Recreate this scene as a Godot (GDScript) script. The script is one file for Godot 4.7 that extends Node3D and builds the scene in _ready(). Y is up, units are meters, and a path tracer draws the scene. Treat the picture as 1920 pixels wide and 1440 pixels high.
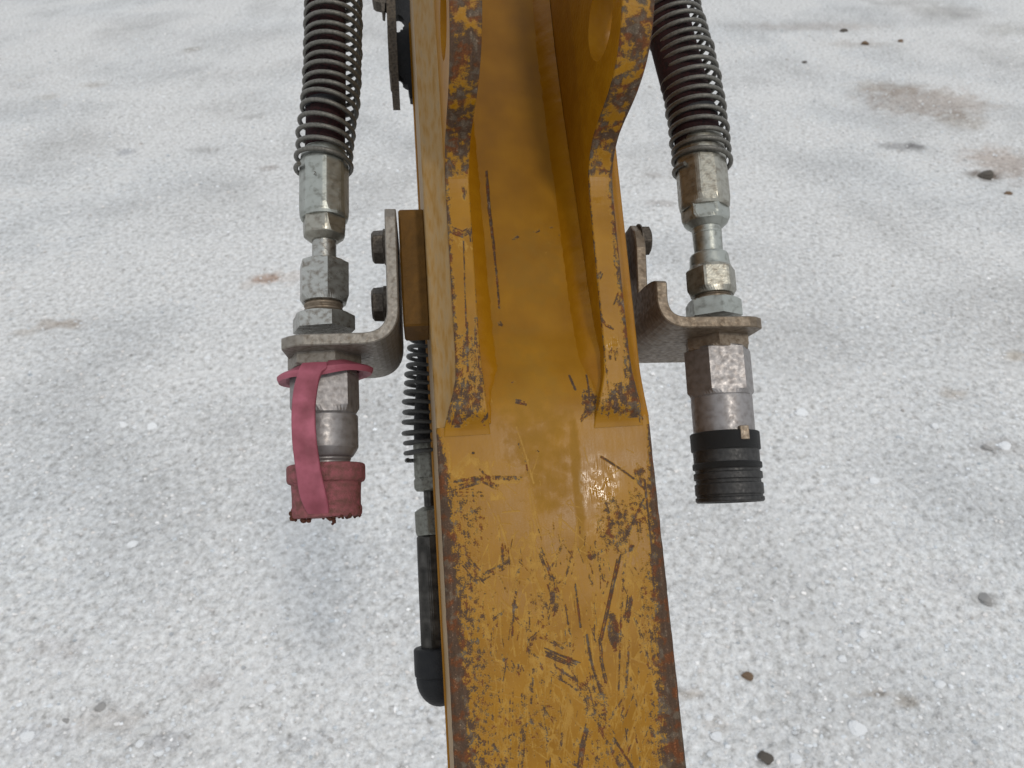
extends Node3D
# Close-up of the worn yellow arm of a small excavator with its hydraulic couplers, above pale crushed stone.
# Everything of the machine is built in the arm's own frame: X across the arm, Y up along it, Z out of its
# front face towards the viewer; the frame is then set at its real tilt above the ground.

const F := 1387.0            # focal length of the photograph, in its pixels (1920 x 1440)
const Z0 := 0.42             # metres from the lens to the arm's front face
const CAM_H := 1.9
const PITCH := -40.0
const TEX_MM := 0.276        # size of one texture pixel on the arm's front
const TEX_W := 512
const TEX_H := 2048
const TEX_X0 := -50.0
const TEX_S1 := 340.0

var cam_t: Transform3D       # camera in the world
var ax: Vector3              # the arm's axes and origin as the camera sees them
var au: Vector3
var an: Vector3
var fr: Transform3D          # the arm's frame in the world
var taken := {}
var rng := RandomNumberGenerator.new()
var M := {}


# ---------------------------------------------------------------- mesh collecting
class Mb:
	var v := PackedVector3Array()
	var n := PackedVector3Array()
	var t := PackedVector2Array()

	func tri(a: Vector3, b: Vector3, c: Vector3, na: Vector3, nb: Vector3, nc: Vector3, ta := Vector2.ZERO, tb := Vector2.ZERO, tc := Vector2.ZERO) -> void:
		var g := (b - a).cross(c - a)
		if g.length_squared() < 1e-22:
			return
		if g.dot(na + nb + nc) > 0.0:      # front faces run clockwise
			v.append_array([a, c, b]); n.append_array([na, nc, nb]); t.append_array([ta, tc, tb])
		else:
			v.append_array([a, b, c]); n.append_array([na, nb, nc]); t.append_array([ta, tb, tc])

	func face(a: Vector3, b: Vector3, c: Vector3, hint: Vector3, ta := Vector2.ZERO, tb := Vector2.ZERO, tc := Vector2.ZERO) -> void:
		var g := (b - a).cross(c - a).normalized()
		if g.dot(hint) < 0.0:
			g = -g
		tri(a, b, c, g, g, g, ta, tb, tc)

	func quad(a: Vector3, b: Vector3, c: Vector3, d: Vector3, hint: Vector3, ta := Vector2.ZERO, tb := Vector2.ZERO, tc := Vector2.ZERO, td := Vector2.ZERO) -> void:
		face(a, b, c, hint, ta, tb, tc)
		face(a, c, d, hint, ta, tc, td)

	func squad(p: Array, q: Array, u: Array) -> void:
		tri(p[0], p[1], p[2], q[0], q[1], q[2], u[0], u[1], u[2])
		tri(p[0], p[2], p[3], q[0], q[2], q[3], u[0], u[2], u[3])

	func box(lo: Vector3, hi: Vector3, bev := 0.0) -> void:
		# a box whose edges are chamfered
		var c := (lo + hi) * 0.5
		var h := (hi - lo) * 0.5
		for axis in 3:
			var u := (axis + 1) % 3
			var w := (axis + 2) % 3
			for s in [-1.0, 1.0]:
				var p := []
				for k in [[-1.0, -1.0], [1.0, -1.0], [1.0, 1.0], [-1.0, 1.0]]:
					var q := Vector3.ZERO
					q[axis] = s * h[axis]
					q[u] = k[0] * (h[u] - bev)
					q[w] = k[1] * (h[w] - bev)
					p.append(c + q)
				var o := Vector3.ZERO
				o[axis] = s
				quad(p[0], p[1], p[2], p[3], o)
			if bev > 0.0:
				for s in [-1.0, 1.0]:
					for r in [-1.0, 1.0]:
						var p := []
						for k in [[0, -1.0], [0, 1.0], [1, 1.0], [1, -1.0]]:
							var q := Vector3.ZERO
							q[axis] = k[1] * (h[axis] - bev)
							q[u] = s * (h[u] - (bev if k[0] else 0.0))
							q[w] = r * (h[w] - (0.0 if k[0] else bev))
							p.append(c + q)
						var o := Vector3.ZERO
						o[u] = s
						o[w] = r
						quad(p[0], p[1], p[2], p[3], o)
		if bev > 0.0:
			for i in 8:
				var s := Vector3(1 if i & 1 else -1, 1 if i & 2 else -1, 1 if i & 4 else -1)
				face(c + s * (h - Vector3(0, bev, bev)), c + s * (h - Vector3(bev, 0, bev)), c + s * (h - Vector3(bev, bev, 0)), s)

	func mesh() -> ArrayMesh:
		var a := []
		a.resize(Mesh.ARRAY_MAX)
		a[Mesh.ARRAY_VERTEX] = v
		a[Mesh.ARRAY_NORMAL] = n
		a[Mesh.ARRAY_TEX_UV] = t
		var m := ArrayMesh.new()
		m.add_surface_from_arrays(Mesh.PRIMITIVE_TRIANGLES, a)
		return m


func numbered(called: String) -> String:
	var k: int = taken.get(called, 0)
	taken[called] = k + 1
	return called if k == 0 else "%s_%03d" % [called, k]


# a thing: a Node3D at its base, in the arm's frame (or in the world)
func thing(called: String, label: String, category: String, at: Vector3, group := "", turn := Basis.IDENTITY, in_world := false) -> Node3D:
	var o := Node3D.new()
	o.name = numbered(called)
	o.transform = Transform3D(turn, at) if in_world else fr * Transform3D(turn, at)
	o.set_meta("label", label)
	o.set_meta("category", category)
	if group:
		o.set_meta("group", group)
	add_child(o)
	return o


func part(called: String, b: Mb, m: Material, parent: Node, label := "") -> MeshInstance3D:
	var o := MeshInstance3D.new()
	o.name = called
	o.mesh = b.mesh()
	o.material_override = m
	if label:
		o.set_meta("label", label)
	parent.add_child(o, true)
	return o


# ---------------------------------------------------------------- measuring
func loc(px: float, py: float, d_mm: float) -> Vector3:
	# the point of the arm's frame that lies d mm behind its front face and is seen at that place of the photograph
	var r := Vector3((px - 960.0) / F, -(py - 720.0) / F, -1.0)
	var o := Vector3(0, 0, -Z0)
	var p := r * ((o.dot(an) - d_mm * 0.001) / r.dot(an)) - o
	return Vector3(p.dot(ax), p.dot(au), p.dot(an))


func metres_per_pixel(px: float, py: float, d_mm: float) -> float:
	var r := Vector3((px - 960.0) / F, -(py - 720.0) / F, -1.0)
	return (Vector3(0, 0, -Z0).dot(an) - d_mm * 0.001) / r.dot(an) / F


func ground_at(px: float, py: float) -> Vector3:
	var r := cam_t.basis * Vector3((px - 960.0) / F, -(py - 720.0) / F, -1.0)
	return cam_t.origin + r * (-cam_t.origin.y / r.y)


func along(table: Array, at: float) -> float:
	# a curve through [place, value] pairs
	if at <= table[0][0]:
		return table[0][1]
	for i in range(1, table.size()):
		if at <= table[i][0]:
			var f: float = (at - table[i - 1][0]) / (table[i][0] - table[i - 1][0])
			return lerpf(table[i - 1][1], table[i][1], f)
	return table[-1][1]


# ---------------------------------------------------------------- turned parts
# an axis through two places of the photograph at one depth; heights run along it from its lower end
func axis(xa: float, ya: float, xb: float, yb: float, d: float) -> Dictionary:
	var lo := loc(xb, yb, d)
	var hi := loc(xa, ya, d)
	var up := (hi - lo).normalized()
	var right := (Vector3.RIGHT - up * up.x).normalized()
	return {"lo": lo, "up": up, "turn": Basis(right, up, right.cross(up)), "xa": xa, "ya": ya, "xb": xb, "yb": yb, "d": d}


func at_y(a: Dictionary, py: float) -> Vector2:
	# (height along the axis, metres per pixel) at that row
	var f: float = (py - a.ya) / (a.yb - a.ya)
	var px := lerpf(a.xa, a.xb, f)
	return Vector2((loc(px, py, a.d) - a.lo).dot(a.up), metres_per_pixel(px, py, a.d))


func rounded(rows: Array, bev: float) -> Array:
	# chamfers the corners of a profile of [radius, height]
	var out := [rows[0]]
	for i in range(1, rows.size() - 1):
		var p: Vector2 = rows[i]
		var a: Vector2 = rows[i - 1] - p
		var b: Vector2 = rows[i + 1] - p
		if a.length() < 1e-6 or b.length() < 1e-6:
			continue
		if absf(a.angle_to(-b)) < 0.3:
			out.append(p)
			continue
		var k := minf(bev, minf(a.length(), b.length()) * 0.4)
		out.append(p + a.normalized() * k)
		out.append(p + b.normalized() * k)
	out.append(rows[-1])
	return out


# rows: [py, half width px] from top to bottom. sides > 0 makes a prism of so many faces cut by the profile
func turned(a: Dictionary, rows: Array, sides := 0, rot := 0.0, across := 0.0, bev := 0.00035, uv_mm := Vector2(2, 2), cap := true, seg := 64) -> Mb:
	var prof := []
	for r in rows:
		var h := at_y(a, r[0])
		prof.append(Vector2(r[1] * h.y, h.x))
	if cap:
		prof.push_front(Vector2(0, prof[0].y))
		prof.append(Vector2(0, prof[-1].y))
	prof = rounded(prof, bev)
	var ap := across * at_y(a, rows[rows.size() / 2][0]).y
	return lathe(prof, sides, rot, ap, uv_mm, seg)


func lathe(prof: Array, sides := 0, rot := 0.0, ap := 0.0, uv_mm := Vector2(2, 2), seg := 64) -> Mb:
	var b := Mb.new()
	if sides:
		seg = sides * 10
	var dirs := []
	var lim := PackedFloat32Array()
	for j in seg + 1:
		var th := TAU * j / seg + rot
		dirs.append(Vector3(sin(th), 0, cos(th)))
		var k := fposmod(TAU * j / seg, TAU / maxf(sides, 1)) - PI / maxf(sides, 1)
		lim.append(ap / cos(k) if sides else 1e9)
	var length := 0.0
	for i in prof.size() - 1:
		var p: Vector2 = prof[i]
		var q: Vector2 = prof[i + 1]
		var step := q - p
		if step.length() < 1e-7:
			continue
		var nr := Vector2(-step.y, step.x).normalized()     # outwards for a profile that runs downwards
		for j in seg:
			var d0: Vector3 = dirs[j]
			var d1: Vector3 = dirs[j + 1]
			var a0 := d0 * minf(p.x, lim[j]) + Vector3.UP * p.y
			var a1 := d1 * minf(p.x, lim[j + 1]) + Vector3.UP * p.y
			var c0 := d0 * minf(q.x, lim[j]) + Vector3.UP * q.y
			var c1 := d1 * minf(q.x, lim[j + 1]) + Vector3.UP * q.y
			var r := maxf(maxf(p.x, q.x), 0.002)
			var u0 := r * j * TAU / seg * 1000.0 / uv_mm.x
			var u1 := r * (j + 1) * TAU / seg * 1000.0 / uv_mm.x
			var v0 := length * 1000.0 / uv_mm.y
			var v1 := (length + step.length()) * 1000.0 / uv_mm.y
			if sides:
				b.quad(a0, a1, c1, c0, (d0 + d1) * nr.x + Vector3.UP * nr.y * 2.0, Vector2(u0, v0), Vector2(u1, v0), Vector2(u1, v1), Vector2(u0, v1))
			else:
				var n0 := d0 * nr.x + Vector3.UP * nr.y
				var n1 := d1 * nr.x + Vector3.UP * nr.y
				b.squad([a0, a1, c1, c0], [n0, n1, n1, n0], [Vector2(u0, v0), Vector2(u1, v0), Vector2(u1, v1), Vector2(u0, v1)])
		length += step.length()
	return b


func tube(path: PackedVector3Array, radius: float, sides: int, b: Mb = null) -> Mb:
	if b == null:
		b = Mb.new()
	var n := path.size()
	var side := Vector3.RIGHT
	var rings := []
	var norms := []
	for i in n:
		var dir := (path[mini(i + 1, n - 1)] - path[maxi(i - 1, 0)]).normalized()
		side = (side - dir * side.dot(dir))
		if side.length() < 0.01:
			side = dir.cross(Vector3(0.3, 0.5, 0.8))
		side = side.normalized()
		var other := dir.cross(side)
		var ring := PackedVector3Array()
		var norm := PackedVector3Array()
		for j in sides + 1:
			var d := side * cos(TAU * j / sides) + other * sin(TAU * j / sides)
			ring.append(path[i] + d * radius)
			norm.append(d)
		rings.append(ring)
		norms.append(norm)
	for i in n - 1:
		for j in sides:
			var u := [Vector2(j, i), Vector2(j + 1, i), Vector2(j + 1, i + 1), Vector2(j, i + 1)]
			b.squad([rings[i][j], rings[i][j + 1], rings[i + 1][j + 1], rings[i + 1][j]], [norms[i][j], norms[i][j + 1], norms[i + 1][j + 1], norms[i + 1][j]], u)
	for e in [0, n - 1]:
		var out := (path[0] - path[1]) if e == 0 else (path[n - 1] - path[n - 2])
		for j in sides:
			b.face(path[e], rings[e][j], rings[e][j + 1], out)
	return b


func smooth_path(pts: Array, steps: int) -> PackedVector3Array:
	var c := Curve3D.new()
	for i in pts.size():
		var t: Vector3 = (pts[mini(i + 1, pts.size() - 1)] - pts[maxi(i - 1, 0)]) / 6.0
		c.add_point(pts[i], -t, t)
	c.bake_interval = 0.001
	var out := PackedVector3Array()
	for i in steps + 1:
		out.append(c.sample_baked(c.get_baked_length() * i / steps, true))
	return out


# a plate bent along a path in the X-Y plane, reaching from front[i] to back[i] (mm behind the arm's front)
func bent_plate(path: Array, thick: float, front: Array, back: Array, origin: Vector3, bev := 0.0007) -> Mb:
	var b := Mb.new()
	var n := path.size()
	var loops := []
	for i in n:
		var dir: Vector2 = (path[mini(i + 1, n - 1)] - path[maxi(i - 1, 0)]).normalized()
		var side := Vector2(-dir.y, dir.x) * thick * 0.5
		var loop := []
		for k in [[1.0, front[i], 0], [1.0, front[i], 1], [1.0, back[i], 2], [1.0, back[i], 3], [-1.0, back[i], 3], [-1.0, back[i], 2], [-1.0, front[i], 1], [-1.0, front[i], 0]]:
			var s: float = k[0]
			var z: float = -k[1] * 0.001
			if k[2] == 0: s *= 1.0 - 2.0 * bev / thick
			if k[2] == 1: z -= bev
			if k[2] == 2: z += bev
			if k[2] == 3: s *= 1.0 - 2.0 * bev / thick
			var p: Vector2 = path[i] + side * s
			loop.append(Vector3(p.x, p.y, z) - origin)
		loops.append(loop)
	for i in n - 1:
		var mid := Vector3.ZERO
		for p in loops[i]: mid += p / 16.0
		for p in loops[i + 1]: mid += p / 16.0
		for j in 8:
			var p := [loops[i][j], loops[i][(j + 1) % 8], loops[i + 1][(j + 1) % 8], loops[i + 1][j]]
			var hint: Vector3 = (p[0] + p[1] + p[2] + p[3]) / 4.0 - mid
			b.quad(p[0], p[1], p[2], p[3], hint)
	for e in [0, n - 1]:
		var out: Vector2 = (path[0] - path[1]) if e == 0 else (path[n - 1] - path[n - 2])
		for j in range(1, 7):
			b.face(loops[e][0], loops[e][j], loops[e][j + 1], Vector3(out.x, out.y, 0))
	return b


func extruded(poly: PackedVector2Array, z_front: float, z_back: float, origin: Vector3) -> Mb:
	var b := Mb.new()
	var tris := Geometry2D.triangulate_polygon(poly)
	for i in range(0, tris.size(), 3):
		for z in [z_front, z_back]:
			var p := []
			for k in 3:
				p.append(Vector3(poly[tris[i + k]].x, poly[tris[i + k]].y, z) - origin)
			b.face(p[0], p[1], p[2], Vector3(0, 0, 1.0 if z == z_front else -1.0))
	var turn := -1.0 if Geometry2D.is_polygon_clockwise(poly) else 1.0
	for i in poly.size():
		var p := poly[i]
		var q := poly[(i + 1) % poly.size()]
		var out := Vector3((q - p).y, -(q - p).x, 0) * turn
		b.quad(Vector3(p.x, p.y, z_front) - origin, Vector3(q.x, q.y, z_front) - origin, Vector3(q.x, q.y, z_back) - origin, Vector3(p.x, p.y, z_back) - origin, out)
	return b


# ---------------------------------------------------------------- materials
func lin(r: float, g: float, b: float) -> Color:
	return Color(r, g, b).linear_to_srgb()


func noise(seed_: int, freq: float, oct := 4, kind := FastNoiseLite.TYPE_SIMPLEX_SMOOTH) -> FastNoiseLite:
	var n := FastNoiseLite.new()
	n.seed = seed_
	n.frequency = freq
	n.noise_type = kind
	n.fractal_octaves = oct
	n.fractal_type = FastNoiseLite.FRACTAL_FBM if oct > 1 else FastNoiseLite.FRACTAL_NONE
	return n


func gritty(seed_: int, freq: float, oct: int, gain: float) -> FastNoiseLite:
	var n := noise(seed_, freq, oct)
	n.fractal_gain = gain
	return n


func noise_tex(n: FastNoiseLite, size: int, stops: Array) -> NoiseTexture2D:
	var t := NoiseTexture2D.new()
	t.width = size
	t.height = size
	t.seamless = true
	t.noise = n
	if stops:
		var g := Gradient.new()
		var offs := PackedFloat32Array()
		var cols := PackedColorArray()
		for s in stops:
			offs.append(s[0])
			cols.append(s[1])
		g.offsets = offs
		g.colors = cols
		t.color_ramp = g
	return t


# bare or plated metal with grime: color over grime by noise; mm is the size of one repeat
func metal(key: String, clean: Color, grime: Color, metallic: float, rough: float, seed_: int, mm := 30.0, share := 0.5, relief := 0.02) -> StandardMaterial3D:
	var m := StandardMaterial3D.new()
	m.albedo_texture = noise_tex(noise(seed_, 0.024, 6), 256, [[0.0, grime], [maxf(0.05, share - 0.22), grime.lerp(clean, 0.45)], [minf(0.9, share + 0.12), clean], [1.0, clean.lightened(0.08)]])
	m.metallic = metallic
	m.metallic_specular = 0.5
	m.roughness_texture = noise_tex(noise(seed_ + 50, 0.03, 4), 256, [[0.0, Color(1, 1, 1) * minf(1.0, rough * 1.5)], [1.0, Color(1, 1, 1) * rough * 0.7]])
	m.roughness = 1.0
	m.uv1_triplanar = true
	m.uv1_scale = Vector3.ONE * 1000.0 / mm
	m.heightmap_enabled = true
	m.heightmap_texture = noise_tex(noise(seed_ + 90, 0.06, 4), 256, [])
	m.heightmap_scale = relief * 0.3
	M[key] = m
	return m


func matte(key: String, a: Color, b: Color, rough: float, seed_: int, mm := 40.0, relief := 0.03, spec := 0.5) -> StandardMaterial3D:
	var m := StandardMaterial3D.new()
	m.albedo_texture = noise_tex(noise(seed_, 0.018, 5), 256, [[0.2, a], [0.8, b]])
	m.roughness = rough
	m.metallic_specular = spec
	m.uv1_triplanar = true
	m.uv1_scale = Vector3.ONE * 1000.0 / mm
	m.heightmap_enabled = true
	m.heightmap_texture = noise_tex(noise(seed_ + 7, 0.08, 4), 256, [])
	m.heightmap_scale = relief
	M[key] = m
	return m


# ---------------------------------------------------------------- the worn paint of the arm's front
var wear: PackedFloat32Array
var scuff: PackedFloat32Array
var dust: PackedFloat32Array
var glint: PackedFloat32Array       # paint polished by rubbing


func depth_guess(px: float, py: float) -> float:
	if py < 780.0 and px > 905.0 and px < 1095.0:
		return along([[300, 44], [400, 38], [500, 33], [600, 26], [680, 17], [740, 9], [790, 6]], py)
	return 6.0 if py > 790.0 else 0.0


func tex_at(px: float, py: float) -> Vector2:
	var p := loc(px, py, depth_guess(px, py)) * 1000.0
	return Vector2((p.x - TEX_X0) / TEX_MM, (TEX_S1 - p.y) / TEX_MM)


# a worn stroke through places of the photograph; width in its pixels
func stroke(buf: PackedFloat32Array, pts: Array, width: float, strength: float) -> PackedFloat32Array:
	for i in pts.size() - 1:
		var a := tex_at(pts[i][0], pts[i][1])
		var b := tex_at(pts[i + 1][0], pts[i + 1][1])
		var w := maxf(width * 1.12 * 0.5, 0.7)
		var d := b - a
		var l2 := maxf(d.length_squared(), 0.001)
		for y in range(maxi(0, int(minf(a.y, b.y) - w * 1.6)), mini(TEX_H, int(maxf(a.y, b.y) + w * 1.6) + 2)):
			for x in range(maxi(0, int(minf(a.x, b.x) - w * 1.6)), mini(TEX_W, int(maxf(a.x, b.x) + w * 1.6) + 2)):
				var p := Vector2(x, y)
				var f := clampf((p - a).dot(d) / l2, 0.0, 1.0)
				var k := 1.0 - p.distance_to(a + d * f) / (w * 1.6)
				if k > 0.0:
					var at := y * TEX_W + x
					buf[at] = maxf(buf[at], strength * minf(1.0, 0.35 + k * 1.1) * minf(1.0, k * 3.5) * minf(1.0, 0.55 + 2.2 * minf(f, 1.0 - f) if width > 5.0 else 1.0))
	return buf


# a scrape: a bundle of thin parallel strokes of unequal length
func scrape(buf: PackedFloat32Array, pts: Array, width: float, strength: float) -> PackedFloat32Array:
	if width < 5.0:
		return stroke(buf, pts, width, strength)
	buf = stroke(buf, pts, width * 0.8, strength * 0.66)
	for k in int(width * 0.55) + 2:
		var off := rng.randf_range(-0.5, 0.5) * width
		var n := pts.size()
		var line := []
		for i in n:
			var d := Vector2(pts[mini(i + 1, n - 1)][0] - pts[maxi(i - 1, 0)][0], pts[mini(i + 1, n - 1)][1] - pts[maxi(i - 1, 0)][1]).normalized()
			var p := Vector2(pts[i][0], pts[i][1]) + Vector2(-d.y, d.x) * (off + rng.randf_range(-0.1, 0.1) * width)
			if i == 0: p += d * rng.randf_range(-0.4, 1.2) * width
			if i == n - 1: p -= d * rng.randf_range(-0.4, 1.2) * width
			line.append([p.x, p.y])
		buf = stroke(buf, line, rng.randf_range(1.4, 3.0), strength * rng.randf_range(0.7, 1.05))
	return buf


func blob(buf: PackedFloat32Array, px: float, py: float, rx: float, ry: float, strength: float) -> PackedFloat32Array:
	var c := tex_at(px, py)
	var r := Vector2(rx, ry) * 1.12
	for y in range(maxi(0, int(c.y - r.y)), mini(TEX_H, int(c.y + r.y) + 1)):
		for x in range(maxi(0, int(c.x - r.x)), mini(TEX_W, int(c.x + r.x) + 1)):
			var k := 1.0 - Vector2((x - c.x) / r.x, (y - c.y) / r.y).length()
			if k > 0.0:
				var at := y * TEX_W + x
				buf[at] = maxf(buf[at], strength * minf(1.0, k * 2.0))
	return buf


func make_front_paint() -> StandardMaterial3D:
	wear.resize(TEX_W * TEX_H)
	scuff.resize(TEX_W * TEX_H)
	dust.resize(TEX_W * TEX_H)
	glint.resize(TEX_W * TEX_H)
	for s in [[1128, 905, 42, 62, 1.0], [1095, 915, 12, 60, 0.7], [1120, 372, 20, 9, 0.8], [1145, 638, 22, 16, 0.9], [1120, 1000, 40, 30, 0.5]]:
		glint = blob(glint, s[0], s[1], s[2], s[3], s[4])
	# chips and rust, as they lie in the photograph
	for s in [
		[[[912, 316], [918, 390], [927, 470]], 6, 1.0], [[[927, 470], [934, 540], [936, 575]], 4, 0.8], [[[963, 447], [972, 441]], 5, 0.8], [[[1003, 432], [1013, 427]], 5, 0.7],
		[[[1031, 424], [1040, 423]], 4, 0.6], [[[1051, 436], [1053, 439]], 5, 0.7], [[[937, 603], [939, 609]], 7, 0.9], [[[959, 718], [964, 715]], 3, 0.7], [[[1066, 705], [1070, 716], [1077, 731]], 4, 0.9],
		[[[968, 753], [984, 756]], 7, 1.0], [[[886, 849], [887, 849]], 4, 0.9], [[[1007, 846], [1008, 846]], 5, 0.9], [[[1103, 585], [1108, 585]], 4, 0.8],
		[[[848, 906], [900, 896], [975, 897]], 9, 0.72], [[[850, 916], [905, 900], [935, 915]], 12, 0.75], [[[838, 925], [900, 925]], 14, 0.7], [[[900, 880], [918, 900]], 4, 0.7],
		[[[968, 822], [985, 865], [990, 890]], 3, 0.55], [[[1127, 856], [1160, 877], [1188, 897]], 3.4, 0.85], [[[1196, 905], [1210, 918]], 4, 0.8],
		[[[1207, 935], [1188, 975], [1175, 1003]], 8, 0.85], [[[1162, 1042], [1150, 1090], [1137, 1150], [1126, 1200]], 7, 0.95], [[[1124, 1195], [1128, 1240], [1137, 1280]], 8, 0.8],
		[[[1187, 1021], [1180, 1033]], 9, 0.95], [[[1181, 1118], [1174, 1165]], 11, 1.0], [[[1078, 1095], [1088, 1175]], 3.4, 0.9], [[[1060, 1135], [1068, 1190]], 5, 0.8],
		[[[1100, 1190], [1108, 1240], [1126, 1300]], 4.5, 0.85], [[[1012, 1032], [1022, 1055], [1035, 1090]], 13, 0.75], [[[1035, 1085], [1043, 1120], [1033, 1160]], 20, 0.72], [[[1050, 1095], [1062, 1088]], 9, 0.8],
		[[[905, 1083], [930, 1070], [953, 1056]], 13, 0.72], [[[945, 1025], [950, 1058]], 16, 0.7], [[[868, 1045], [903, 1086]], 22, 0.7], [[[990, 1232], [994, 1200], [1010, 1187]], 10, 0.75],
		[[[1010, 1188], [1040, 1200], [1066, 1215]], 14, 0.66], [[[1022, 1221], [1050, 1233], [1082, 1246]], 13, 0.98], [[[1036, 1255], [1070, 1275], [1103, 1297]], 20, 0.72],
		[[[1103, 1297], [1110, 1330], [1125, 1350]], 18, 0.72], [[[1100, 1362], [1092, 1400], [1084, 1445]], 11, 1.0], [[[1120, 1350], [1150, 1400], [1170, 1445]], 14, 0.62],
		[[[1150, 1385], [1185, 1440]], 6, 0.8], [[[960, 1190], [963, 1135], [967, 1110]], 4, 0.75], [[[962, 1130], [968, 1150]], 12, 0.65], [[[945, 1228], [965, 1262]], 16, 0.6], [[[975, 1250], [972, 1262]], 11, 0.75],
		[[[1000, 1255], [995, 1320]], 4, 0.6], [[[995, 1350], [1010, 1385]], 6, 0.7], [[[970, 1300], [965, 1440]], 30, 0.52], [[[985, 1360], [978, 1440]], 5, 0.7], [[[925, 1395], [945, 1440]], 4, 0.7],
		[[[1170, 1050], [1162, 1170], [1158, 1300]], 7, 0.6], [[[1178, 1200], [1172, 1300]], 5, 0.62], [[[1235, 1180], [1243, 1300], [1255, 1380]], 5, 0.85], [[[1240, 1372], [1262, 1375]], 3, 0.8],
		[[[1208, 900], [1222, 1030], [1226, 1110]], 4, 0.9], [[[1028, 1422], [1026, 1440]], 9, 0.8], [[[1075, 1408], [1078, 1412]], 9, 0.7], [[[925, 1160], [945, 1146]], 6, 0.7], [[[1105, 1078], [1110, 1098]], 6, 0.6],
		[[[1130, 1350], [1148, 1375]], 12, 0.6], [[[935, 1080], [950, 1110]], 3, 0.5], [[[1010, 1270], [1020, 1283]], 6, 0.5],
		[[[868, 448], [870, 520], [873, 610]], 2.6, 0.8], [[[846, 428], [866, 436], [884, 428]], 14, 0.8], [[[884, 425], [886, 445]], 10, 0.85], [[[866, 345], [870, 370]], 9, 0.6],
		[[[893, 575], [892, 640], [895, 680]], 14, 0.72], [[[875, 600], [876, 690]], 4, 0.75], [[[862, 690], [850, 740], [836, 790]], 24, 0.85], [[[880, 700], [905, 705]], 26, 0.66], [[[908, 690], [906, 720]], 6, 0.85],
		[[[915, 770], [905, 785]], 8, 0.8], [[[884, 765], [900, 775]], 5, 0.8], [[[1165, 545], [1158, 565]], 15, 0.82], [[[1150, 480], [1162, 500]], 12, 0.75], [[[1124, 505], [1120, 520]], 7, 0.75],
		[[[1122, 590], [1135, 605], [1150, 612]], 7, 0.7], [[[1118, 665], [1122, 690]], 10, 0.75], [[[1107, 695], [1110, 735]], 3, 0.9], [[[1120, 735], [1108, 765], [1095, 782]], 13, 0.85], [[[1142, 728], [1140, 762]], 6, 0.9],
		[[[1165, 720], [1168, 745], [1162, 768]], 20, 0.85], [[[1180, 700], [1192, 740], [1206, 785]], 10, 0.95], [[[1152, 650], [1155, 668]], 6, 0.75], [[[1143, 648], [1142, 668]], 5, 0.75]]:
		wear = scrape(wear, s[0], s[1], minf(1.05, s[2] + 0.04))
	for s in [[1155, 985, 48, 75, 0.62], [1150, 1185, 14, 46, 0.95], [868, 985, 60, 90, 0.52], [860, 1130, 60, 110, 0.6], [868, 1240, 60, 120, 0.6], [875, 1390, 60, 130, 0.62], [1195, 960, 30, 70, 0.55], [1225, 1200, 30, 250, 0.5], [1240, 1380, 40, 130, 0.54],
		[868, 742, 44, 60, 0.74], [895, 720, 26, 60, 0.66], [1168, 742, 46, 48, 0.74], [1110, 748, 22, 40, 0.74], [1180, 690, 22, 60, 0.66], [872, 650, 30, 50, 0.6], [1115, 1310, 40, 70, 0.52], [1020, 1140, 40, 60, 0.45], [1000, 1350, 70, 90, 0.42], [1120, 1410, 70, 60, 0.45], [885, 735, 36, 60, 0.6], [1150, 750, 50, 40, 0.5], [1110, 1040, 14, 16, 0.7], [1200, 890, 20, 30, 0.6]]:
		wear = blob(wear, s[0], s[1], s[2], s[3], s[4])
	# paint rubbed to a paler tone
	for s in [[[[993, 918], [1000, 960], [1011, 1002]], 6, 0.8], [[[1010, 1003], [1030, 998], [1060, 990]], 5, 0.5], [[[966, 1040], [980, 1018], [992, 1000]], 16, 0.75], [[[1002, 1020], [1020, 1060], [1045, 1100]], 24, 0.6],
		[[[1178, 1040], [1166, 1130], [1160, 1330]], 14, 0.75], [[[1152, 1050], [1135, 1140], [1120, 1230]], 18, 0.6], [[[1185, 1050], [1180, 1120], [1175, 1290]], 12, 0.6], [[[905, 1088], [940, 1130], [960, 1150]], 10, 0.7],
		[[[960, 1060], [962, 1130]], 8, 0.55], [[[1008, 1245], [1060, 1270], [1110, 1310]], 40, 0.7], [[[995, 1235], [990, 1320]], 16, 0.6], [[[1070, 1290], [1066, 1340], [1050, 1400]], 12, 0.8], [[[1000, 1345], [1030, 1400], [1045, 1440]], 10, 0.6],
		[[[925, 1240], [970, 1250], [1000, 1250]], 10, 0.55], [[[968, 800], [988, 862], [1000, 905]], 3, 0.6], [[[1060, 1020], [1075, 1080], [1090, 1160]], 6, 0.5], [[[1183, 1270], [1215, 1330], [1228, 1380]], 12, 0.6],
		[[[850, 890], [880, 860], [905, 880]], 24, 0.75], [[[905, 862], [912, 880], [930, 898]], 16, 0.7], [[[838, 850], [840, 890]], 14, 0.75], [[[950, 870], [953, 880]], 9, 0.8], [[[915, 900], [975, 900]], 16, 0.7], [[[850, 935], [940, 930]], 16, 0.6],
		[[[1140, 860], [1190, 900], [1210, 930]], 10, 0.4], [[[955, 1300], [960, 1440]], 70, 0.5], [[[920, 1360], [960, 1440]], 24, 0.5], [[[1215, 1330], [1225, 1420]], 50, 0.55], [[[1140, 1310], [1150, 1440]], 40, 0.5],
		[[[855, 440], [875, 470]], 26, 0.7], [[[870, 345], [866, 370]], 12, 0.6], [[[880, 700], [900, 760]], 40, 0.6], [[[1140, 620], [1150, 650]], 24, 0.4], [[[1060, 425], [1010, 480]], 40, 0.3]]:
		scuff = scrape(scuff, s[0], s[1], s[2])
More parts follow.
